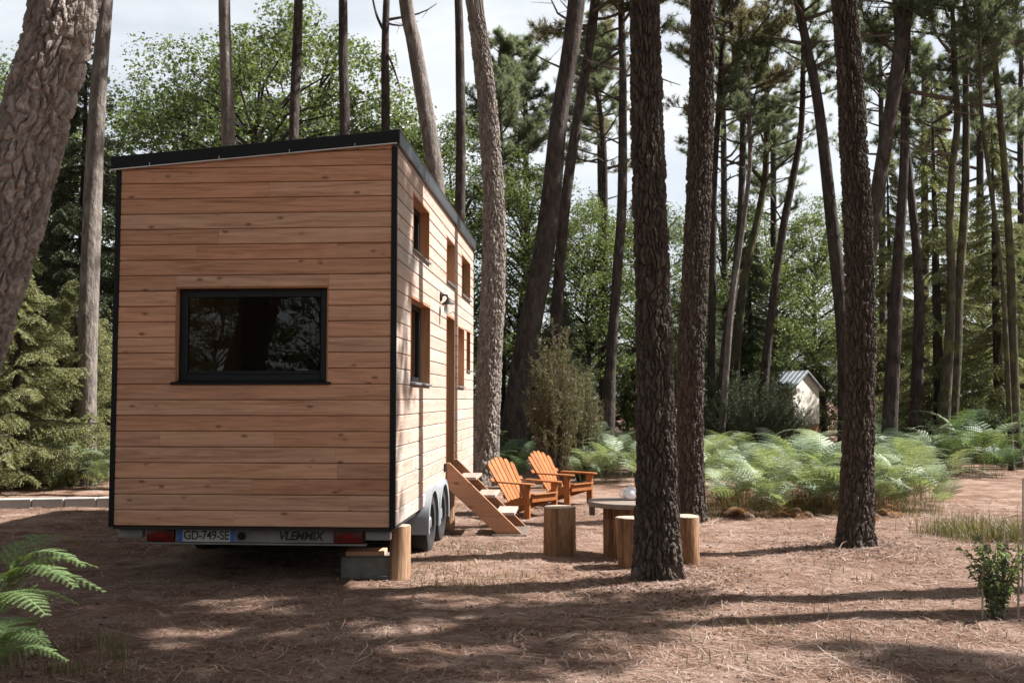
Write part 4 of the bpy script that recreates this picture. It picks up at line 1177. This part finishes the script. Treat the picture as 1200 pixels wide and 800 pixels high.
for i, (x, y, h) in enumerate(((-8.2, 10.5, 16), (-9.5, 14.5, 17), (-6.5, 5, 16), (-9, 1, 17), (-13, 5, 17), (-14, 11, 17), (-12, 19, 17), (-5.5, 1.5, 16), (4.2, 2.2, 19), (9, -2, 17), (-3.4, 3.0, 16), (-1.6, -1.5, 17), (2.8, -1.2, 17), (-7.2, 8.2, 15.5))):  # unseen pines added, crowns widened, to block sky light and deepen the shade
    o = thing('pine_tree', 'unseen pine added round the clearing to block sky light', 'tree', (x, y, gz(x, y) - 0.06), i * 1.1, 'unseen pines added to block sky light')
    link('trunk', OUTER_TRUNK, o); c = link('crown', DENSE, o); c.scale = (1.4, 1.4, 1); c.location = (0.25, 0.1, h - 8)

def tree_copy(name, label, group, meshes, x, y, s, rz, cat='tree'):
    o = thing(name, label, cat, (x, y, gz(x, y) - 0.05), rz, group)
    wood, leaf = meshes
    if wood is not None:
        link('trunk', wood, o)
    link('crown', leaf, o)
    o.scale = (s, s, s)
    return o
def spruce_tree(label, group, mesh, H, x, y, s, rz):
    o = thing('spruce_tree', label, 'tree', (x, y, gz(x, y) - 0.05), rz, group)
    MB().tube([(0, 0, 0), (0.02, 0, H * 0.5), (0, 0, H * 0.98)], [0.035 * H ** 0.7, 0.02 * H ** 0.7, 0.008], 8).build('trunk', M_bark_far, o, smooth=True)
    link('crown', mesh, o); o.scale = (s, s, s)
    return o
def X(px, D): return (px - 600) / F * D

# broadleaf trees behind the cabin and the clearing
def spot(px):
    return ('at the left edge of the picture' if px < 60 else 'just left of the cabin' if px < 135 else 'over the left part of the cabin roof' if px < 300 else 'over the right part of the cabin roof' if px < 465 else 'beside the pale pine' if px < 590
            else 'behind the leaning pines' if px < 670 else 'left of the nearest pine' if px < 750 else 'behind the reddish trunk' if px < 850 else 'left of the shed' if px < 915 else 'behind the shed' if px < 985 else 'right of the near right pine' if px < 1080 else 'behind the mossy stems' if px < 1150 else 'at the right edge of the picture')
rr_ = random.Random(5)
for px, D, s, k, lab in ((-55, 27, 1.12, 0, 'broadleaf tree at the left edge behind the leaning pine'), (212, 30, 1.20, 1, 'tall broadleaf tree behind the left part of the cabin roof'), (290, 27, 1.18, 2, 'broadleaf tree with thin dark stems behind the middle of the cabin roof'), (350, 33, 1.42, 3, 'tallest broadleaf tree behind the cabin roof'),
                     (432, 30, 1.05, 0, 'broadleaf tree behind the right part of the cabin roof'), (520, 31, 1.02, 1, 'bright green broadleaf tree between roof corner and pale pine'), (610, 32, 0.95, 2, 'broadleaf tree behind the thick leaning pine'), (690, 33, 0.80, 3, 'light green broadleaf tree left of the nearest pine'), (760, 35, 0.85, 0, 'broadleaf tree straight behind the nearest pine'),
                     (850, 38, 0.92, 1, 'broadleaf tree behind the reddish trunk'), (905, 40, 0.90, 2, 'rounded broadleaf tree above the shed'), (965, 41, 0.95, 3, 'broadleaf tree behind the bowed pine'), (1040, 42, 0.80, 1, 'low broadleaf tree right of the near right pine'), (1150, 38, 0.85, 0, 'broadleaf tree behind the mossy twin stems'), (1210, 35, 0.8, 2, 'broadleaf tree at the right edge of the picture'), (60, 33, 1.1, 3, 'broadleaf tree behind the dark conifer on the left')):
    tree_copy('broadleaf_tree', lab, 'broadleaf trees behind the clearing', OAK[k], X(px, D), D, s, rr_.random() * 6.28)
# the wood beyond
for i in range(26):
    px = -80 + i * 53 + rr_.uniform(-15, 15); D = rr_.uniform(46, 62)
    tree_copy('broadleaf_tree', 'tree of the far wood seen ' + spot(px), 'trees of the wood far behind', (OAK[i % 4] if i % 3 else DARK[i % 2]), X(px, D), D, rr_.uniform(0.55, 0.8), rr_.random() * 6.28)
# dark bushy understorey
for i in range(24):
    px = -40 + i * 54 + rr_.uniform(-20, 20); D = rr_.uniform(27, 36)
    if 905 < px < 985: D = 41
    tree_copy('understorey_bush', 'dark leafy bush under the trees ' + spot(px), 'bushes under the trees behind', DARK[i % 2], X(px, D), D, rr_.uniform(0.30, 0.46), rr_.random() * 6.28, 'bush')
for i in range(16):
    px = 560 + i * 42 + rr_.uniform(-12, 12); D = rr_.uniform(45, 52)
    tree_copy('understorey_bush', 'dark bush of the far wood edge seen ' + spot(px), 'bushes of the far wood edge', DARK[i % 2], X(px, D), D, rr_.uniform(0.5, 0.65), rr_.random() * 6.28, 'bush')
# spruces
for px, D, k, s, lab in ((20, 18.5, 0, 0.95, 'light olive young spruce at the left edge above the kerb'), (88, 20, 1, 1.0, 'light olive young spruce right beside the cabin corner'), (-60, 19.5, 1, 1.0, 'young spruce half cut by the left edge')):
    spruce_tree(lab, 'young spruces left of the cabin', SPRUCE[k], (5.0, 4.2)[k], X(px, D), D, s, rr_.random() * 6.28)
for px, D, k, s, lab in ((92, 24, 0, 1.0, 'tall dark spruce behind the grey trunk left of the cabin'), (35, 26, 1, 1.0, 'dark spruce behind the leaning pine'), (880, 33, 1, 0.82, 'dark spruce left of the shed'), (1100, 28, 2, 0.92, 'olive spruce behind the mossy twin stems'), (1170, 27, 2, 0.8, 'olive spruce near the right edge behind thin stems'), (1045, 33, 2, 0.85, 'olive spruce behind the straight pine on the right'), (655, 29, 1, 0.62, 'dark spruce behind the heath shrub'), (820, 31, 0, 0.62, 'dark spruce behind the reddish trunk')):
    spruce_tree(lab, 'dark spruces behind the clearing', TALLSPRUCE[k], (11.0, 9.0, 12.0)[k], X(px, D), D, s, rr_.random() * 6.28)
# trees behind the photographer: they close the wood and stand in the window's reflection
for i, (x, y, s) in enumerate(((-9, -18, 0.9), (-2.5, -24, 1.0), (4.5, -21, 0.9), (11, -22, 1.0), (-17, -18, 1.0), (18, -16, 1.0))):
    tree_copy('broadleaf_tree', 'tree behind the photographer', 'trees behind the photographer', OAK[i % 4], x, y, s, i * 1.3)

for i in range(11):  # bushes added out of view so the front window mirrors something dark
    x, y = -19 + i * 3.1, -12.5 - rr_.uniform(0, 3)
    tree_copy('understorey_bush', 'dark bush added behind the photographer to darken the window reflection', 'bushes added to darken the window reflection', DARK[i % 2], x, y, rr_.uniform(0.72, 0.88), i * 1.7, 'bush')
for i in range(9):  # unseen trees added on the right to cut the low sky light
    x, y = 27 + rr_.uniform(-3, 5), -6 + i * 4.5
    tree_copy('broadleaf_tree', 'unseen tree added beyond the right edge to block low sky', 'unseen trees added on the right to block low sky', OAK[i % 4], x, y, rr_.uniform(0.9, 1.15), i * 0.9)
for i in range(7):  # likewise added on the left, unseen, against the sky light
    x, y = -17 - rr_.uniform(0, 5), -4 + i * 4.5
    tree_copy('broadleaf_tree', 'unseen tree added beyond the left edge to block low sky', 'unseen trees added on the left to block low sky', OAK[i % 4], x, y, rr_.uniform(0.9, 1.15), i * 0.9)

# ------------------------------------------------------------------ bracken
def frond_arrays(r, L=0.75, stem=0.45, npin=15, lean=0.9, az=0.0, pmax=0.26, cut=9):
    """one bracken frond: stalk, arching blade, pinnae cut into pinnules"""
    V, T = [], []
    pts = []; d = np.array([0.18, 0, 1.0]); d /= np.linalg.norm(d); p = np.zeros(3)
    n1 = 6
    for k in range(n1):
        pts.append(p.copy()); p = p + d * stem / n1; d = d + np.array([0.05, r.normal(0, 0.03), 0]); d /= np.linalg.norm(d)
    nb = npin + 2; blade = []
    for k in range(nb):
        pts.append(p.copy()); blade.append((p.copy(), d.copy())); p = p + d * L / nb
        d = d + np.array([lean * 0.16, r.normal(0, 0.02), -lean * 0.115 * (1 + 0.4 * k / nb)]); d /= np.linalg.norm(d)
    def tri(a, b, c):
        i = len(V); V.extend((a, b, c)); T.append((i, i + 1, i + 2))
    wd = 0.0045
    side = np.array([0, 1.0, 0])
    for k in range(len(pts) - 1):
        tri(pts[k] - side * wd, pts[k] + side * wd, pts[k + 1] + side * wd * 0.8); tri(pts[k] - side * wd, pts[k + 1] + side * wd * 0.8, pts[k + 1] - side * wd * 0.8)
    for k, (q, dd) in enumerate(blade):
        u = k / nb
        pl = pmax * (1 - u) ** 0.9 * (1.0 if k > 1 else 0.85) + 0.015
        up = np.cross(dd, side); up = up / np.linalg.norm(up); up = up if up[2] > 0 else -up
        for sg in (-1, 1):
            pd = side * sg + dd * 0.42 + up * (0.10 + r.normal(0, 0.06)); pd /= np.linalg.norm(pd)
            ac = np.cross(up, pd)
            nseg = max(3, int(cut * (pl / pmax) ** 0.7) + 1)
            prev = q
            for m in range(nseg):
                f_ = (m + 0.5) / nseg
                b = q + pd * pl * f_ - up * pl * 0.20 * f_ * f_
                wl = pl * 0.115 * (1 - f_) ** 0.6 + 0.006
                hw = pl / nseg * 0.50
                tip = pd * hw * 0.9
                for s2 in (-1, 1):
                    e = b + ac * s2 * wl + tip - up * wl * 0.15
                    tri(b - pd * hw, e, b + pd * hw * 1.1)
            tri(q - ac * 0.002, q + ac * 0.002, q + pd * pl * 0.98 - up * pl * 0.19)
    V = np.array(V); c, s = math.cos(az), math.sin(az)
    V = V @ np.array([[c, s, 0], [-s, c, 0], [0, 0, 1]])
    return V, np.array(T)
def bracken_plant(seed, nf, mat, hmin=0.35, hmax=0.6, L=0.75, spread=0.16, lean=0.9, pmax=0.26, cut=9, only=None):
    r = np.random.default_rng(seed); Vs, Ts, n = [], [], 0
    for k in range(nf):
        az = (only[k] if only else 6.283 * (k + 0.7 * r.random()) / nf)
        v, t_ = frond_arrays(r, L * r.uniform(0.75, 1.15), r.uniform(hmin, hmax), 14, lean * r.uniform(0.8, 1.25), az, pmax * r.uniform(0.85, 1.1), cut)
        v = v + np.array([r.normal(0, spread), r.normal(0, spread), 0])
        Vs.append(v); Ts.append(t_ + n); n += len(v)
    return raw_mesh('bracken', np.concatenate(Vs), [np.concatenate(Ts)], [mat])
BR = [bracken_plant(400 + i, 6, L_fern, 0.25, 0.80, 0.95, lean=0.60, pmax=0.33) for i in range(5)]
BRD = [bracken_plant(410 + i, 6, L_fern_shaded, 0.25, 0.8, 0.95, lean=0.60, pmax=0.33) for i in range(3)]
BRY = [bracken_plant(420 + i, 7, L_fern_dry, 0.05, 0.22, 0.5, lean=1.5) for i in range(2)]
def bracken(me, x, y, s, label, group, rz=None):
    o = link('bracken_fern', me); o.location = (x, y, gz(x, y) - 0.02); o.rotation_euler = (rr_.uniform(-.06, .06), rr_.uniform(-.06, .06), rr_.random() * 6.28 if rz is None else rz); o.scale = (s, s, s * rr_.uniform(0.9, 1.1))
    return tag(o, label, 'fern', group)
rf = random.Random(77)
n = 0
while n < 130:                                  # the large sunlit patch behind the near right pine
    D = rf.uniform(14.2, 23.5); px = rf.uniform(805, 1120 if D < 17 else 1080)
    lim = 14.0 + 1.1 * max(0, (870 - px) / 70) + 0.6 * max(0, (px - 1040) / 60)
    if D < lim: continue
    bracken(BR[n % 5], X(px, D), D, rf.uniform(0.6, 1.0), ('bracken ' + ('at the front' if D < 16.5 else 'in the middle' if D < 19.5 else 'at the back') + ' of the pale sunlit patch, ' + ('beside the reddish trunk' if px < 880 else 'between reddish trunk and near right pine' if px < 985 else 'behind the near right pine' if px < 1030 else 'right of the near right pine')), 'bracken of the large sunlit patch'); n += 1
for k in range(46):
    D = rf.uniform(21, 31); px = rf.uniform(1030, 1230)
    if D < 23 and px < 1090: px += 70
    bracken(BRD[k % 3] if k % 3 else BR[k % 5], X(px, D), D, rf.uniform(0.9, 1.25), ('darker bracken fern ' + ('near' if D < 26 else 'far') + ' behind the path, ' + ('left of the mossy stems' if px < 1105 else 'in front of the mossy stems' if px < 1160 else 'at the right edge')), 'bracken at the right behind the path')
for k in range(30):
    D = rf.uniform(19, 25); px = rf.uniform(668, 752)
    bracken(BR[k % 5], X(px, D), D, rf.uniform(0.75, 1.05), 'bracken fern behind the garden chairs and the heath shrub', 'bracken behind the garden chairs')
for k in range(9):
    D = rf.uniform(20, 23.5); px = rf.uniform(560, 650)
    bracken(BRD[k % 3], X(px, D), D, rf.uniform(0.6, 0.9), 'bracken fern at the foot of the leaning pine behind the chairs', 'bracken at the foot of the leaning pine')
for k in range(12):
    D = rf.uniform(18.2, 22); px = rf.uniform(70, 128)
    bracken(BR[k % 5], X(px, D), D, rf.uniform(0.7, 1.0), 'bracken fern under the spruces left of the cabin', 'bracken under the spruces on the left')
for k in range(14):                             # brown dead bracken at the patch's feet
    D = rf.uniform(13.6, 16.0); px = rf.uniform(825, 1060)
    bracken(BRY[k % 2], X(px, D), D, rf.uniform(0.45, 0.7), 'dry brown bracken at the foot of the sunlit patch', 'dry bracken at the foot of the patch')
# the fern that reaches into the left foreground
g_ = Vector((X(-30, 5.1), 5.1, 0))
L_fern_near = mat_leaf('bracken_fresh_green', (0.075, 0.125, 0.045), (0.20, 0.28, 0.12), 0.38, 0.5, 0.3)
me = bracken_plant(431, 9, L_fern_near, 0.62, 0.90, 0.54, 0.05, 0.95, 0.19, 12, only=[0.05, 0.6, -0.5, 2.6, 0.3, -0.2, 1.1, -1.0, 0.15])
o = link('bracken_fern', me); o.location = (g_.x, g_.y, gz(g_.x, g_.y) - 0.02)
tag(o, 'green fern reaching in from the left edge in the foreground', 'fern')
me = bracken_plant(433, 8, L_fern_near, 0.30, 0.48, 0.40, 0.05, 1.0, 0.15, 10)
g_ = Vector((X(-16, 5.3), 5.3, 0))
o = link('bracken_fern', me); o.location = (g_.x, g_.y, gz(g_.x, g_.y) - 0.02)
tag(o, 'small low fern in the bottom left corner', 'fern')

# ------------------------------------------------------------------ heath shrub, broom, sapling, grass
def plume_shrub(seed, H, RX, n, mat, lean=0.35):
    r = np.random.default_rng(seed); paths, TP, TD = [], [], []
    for k in range(n):
        a = r.random() * 6.283; q = RX * math.sqrt(r.random()); h = H * (1 - 0.45 * (q / RX) ** 2) * (0.6 + 0.45 * r.random())
        b = Vector((0.25 * q * math.cos(a), 0.25 * q * math.sin(a), 0)); e = Vector((q * math.cos(a), q * math.sin(a), h))
        mid = b.lerp(e, 0.5) + Vector((r.normal(0, 0.05), r.normal(0, 0.05), 0.1 * h))
        paths.append(([b, mid, e], [0.012, 0.008, 0.003]))
        m_ = int(22 + 16 * h)
        for j in range(m_):
            t_ = 0.22 + 0.78 * (j + r.random()) / m_; c = b.lerp(mid, t_ * 2) if t_ < 0.5 else mid.lerp(e, t_ * 2 - 1)
            dd = Vector((r.normal(), r.normal(), 1.3 + 0.4 * r.normal())).normalized(); sl_ = 0.07 + 0.12 * r.random()
            for f_ in (0.2, 0.45, 0.7, 0.95):
                TP.append(c + dd * sl_ * f_); TD.append(dd)
    V, Fc = needle_tufts(np.array(TP), np.array(TD), 0.032, 0.0055, 4, r, 0.9)
    bv, bf = branch_mesh(paths, 4)
    wood = raw_mesh('stem', bv, [bf], [M_twigwood]); leaf = raw_mesh('foliage', V, [Fc], [mat])
    return wood, leaf
def shrub(name, label, meshes, x, y, s=1.0, group=None):
    o = thing(name, label, 'shrub', (x, y, gz(x, y) - 0.03), 0, group)
    link('stem', meshes[0], o); link('foliage', meshes[1], o); o.scale = (s, s, s)
    return o
HEATH = plume_shrub(500, 3.3, 0.60, 68, L_heath)
HEATH2 = plume_shrub(501, 1.9, 1.1, 80, L_spruce_dark)
shrub('heath_shrub', 'tall feathery brownish heath shrub behind the garden chairs', HEATH, X(650, 18.6), 18.6)
shrub('heath_shrub', 'lower feathery heath shrub right of the tall one', HEATH, X(682, 20.2), 20.2, 0.78)
for px, D, s in ((880, 28, 1.3), (905, 29.5, 1.2), (858, 29, 1.35)):
    shrub('broom_shrub', ('dark feathery broom shrub touching the shed', 'dark feathery broom shrub, middle one of three by the shed', 'dark feathery broom shrub farthest left of the shed')[{905: 0, 880: 1, 858: 2}[px]], HEATH2, X(px, D), D, s, 'dark broom shrubs by the shed')
def grass_patch(name, label, pts, n, hmin, hmax, spread, seed, mat=None):
    r = np.random.default_rng(seed)
    c = np.array(pts)[r.integers(0, len(pts), n)]
    x, y = c[:, 0] + r.normal(0, spread, n), c[:, 1] + r.normal(0, spread * 0.7, n)
    h = r.uniform(hmin, hmax, n); a = r.random(n) * 6.283; b = r.uniform(0.1, 0.75, n) * h
    z = gz_np(x, y) - 0.01; wd = 0.0035
    P = [np.stack([x - np.sin(a) * wd, y + np.cos(a) * wd, z], 1), np.stack([x + np.sin(a) * wd, y - np.cos(a) * wd, z], 1)]
    mx, my = x + np.cos(a) * b * 0.35, y + np.sin(a) * b * 0.35
    P += [np.stack([mx + np.sin(a) * wd * 0.8, my - np.cos(a) * wd * 0.8, z + h * 0.6], 1), np.stack([mx - np.sin(a) * wd * 0.8, my + np.cos(a) * wd * 0.8, z + h * 0.6], 1)]
    P += [np.stack([x + np.cos(a) * b, y + np.sin(a) * b, z + h], 1)]
    V = np.stack(P, 1).reshape(-1, 3); i = np.arange(n)[:, None] * 5
    o = link(name, raw_mesh(name, V, [i + np.array([[0, 1, 2, 3]]), i + np.array([[3, 2, 4]])], [mat or L_grass]))
    return tag(o, label, 'grass', kind='stuff')
q = [on_ground(px, 630 + rf.uniform(-8, 8)) for px in range(1100, 1215, 8)]
grass_patch('grass_tuft', 'low tuft of olive grass right of the near right pine', [(p_.x, p_.y) for p_ in q], 1500, 0.06, 0.32, 0.16, 61)
q = [on_ground(rf.uniform(500, 610), rf.uniform(640, 690)) for _ in range(26)]
grass_patch('sparse_grass', 'sparse thin grass between the cabin steps and the log stool', [(p_.x, p_.y) for p_ in q], 700, 0.03, 0.09, 0.18, 62)
q = [on_ground(rf.uniform(700, 1180), rf.uniform(640, 790)) for _ in range(40)]
grass_patch('sparse_grass', 'sparse thin grass on the sunny forest floor at the right', [(p_.x, p_.y) for p_ in q], 500, 0.03, 0.10, 0.12, 63)
q = [on_ground(rf.uniform(-10, 150), rf.uniform(752, 800)) for _ in range(20)]
grass_patch('sparse_grass', 'dry grass stalks in the bottom left corner', [(p_.x, p_.y) for p_ in q], 380, 0.05, 0.16, 0.07, 64)
q = [on_ground(rf.uniform(830, 1090), rf.uniform(588, 606)) for _ in range(40)]
grass_patch('sparse_grass', 'grass at the foot of the sunlit bracken patch', [(p_.x, p_.y) for p_ in q], 1800, 0.06, 0.26, 0.2, 65)

q = [on_ground(rf.uniform(825, 1075), rf.uniform(582, 603)) for _ in range(60)]
grass_patch('dry_stalks', 'brown dry stalks under the front edge of the bracken patch', [(p_.x, p_.y) for p_ in q], 1500, 0.10, 0.45, 0.18, 66, L_fern_dry)

# young shrub between stakes at the right edge
g_ = on_ground(1168, 722)
def leafy_shrub(seed, H, RX, nst, mat):
    r = np.random.default_rng(seed); paths, Ps, Ns = [], [], []
    for k in range(nst):
        a = r.random() * 6.283; q_ = RX * r.random() ** 0.6; h = H * (0.45 + 0.55 * r.random())
        e = Vector((q_ * math.cos(a), q_ * math.sin(a), h)); b = Vector((0.02 * r.normal(), 0.02 * r.normal(), 0)); mid = b.lerp(e, 0.55) + Vector((0, 0, 0.06))
        paths.append(([b, mid, e], [0.006, 0.004, 0.002]))
        for j in range(26):
            t_ = 0.12 + 0.88 * r.random(); c = b.lerp(mid, t_ * 2) if t_ < 0.5 else mid.lerp(e, t_ * 2 - 1)
            d = unit(r.normal(size=3)); Ps.append(np.array(c) + d * 0.03); Ns.append(unit(d * 0.6 + np.array([0, 0, 0.8])))
    V, Fc = leaf_quads(np.array(Ps), np.array(Ns), r.uniform(0.03, 0.06, len(Ps)), r)
    bv, bf = branch_mesh(paths, 4)
    return raw_mesh('stem', bv, [bf], [M_twigwood]), raw_mesh('foliage', V, [Fc], [mat])
o = shrub('young_shrub', 'young leafy shrub between wooden stakes at the right edge', leafy_shrub(520, 0.66, 0.27, 40, L_shrub), g_.x, g_.y)
M_stake = mat_plain('grey_stake', (0.32, 0.27, 0.21), 0.85, 0, 0.2)
for px, py, yt, r_, lab in ((1151, 724, 612, 0.008, 'left thin wooden stake beside the young shrub'), (1193, 722, 615, 0.009, 'right thin wooden stake beside the young shrub'), (1176, 700, 608, 0.007, 'rear thin wooden stake behind the young shrub'), (1198, 690, 560, 0.008, 'tall pale stake at the right edge of the picture')):
    a = on_ground(px, py); b = at(px + 1, yt, a.y)
    o = MB().tube([a - Vector((0, 0, 0.05)), a.lerp(b, 0.5) + Vector((0.003, 0, 0)), b], [r_, r_ * 0.95, r_ * 0.8], 8).build('wooden_stake', M_stake, smooth=True)
    tag(o, lab, 'stake', 'stakes round the young shrub')
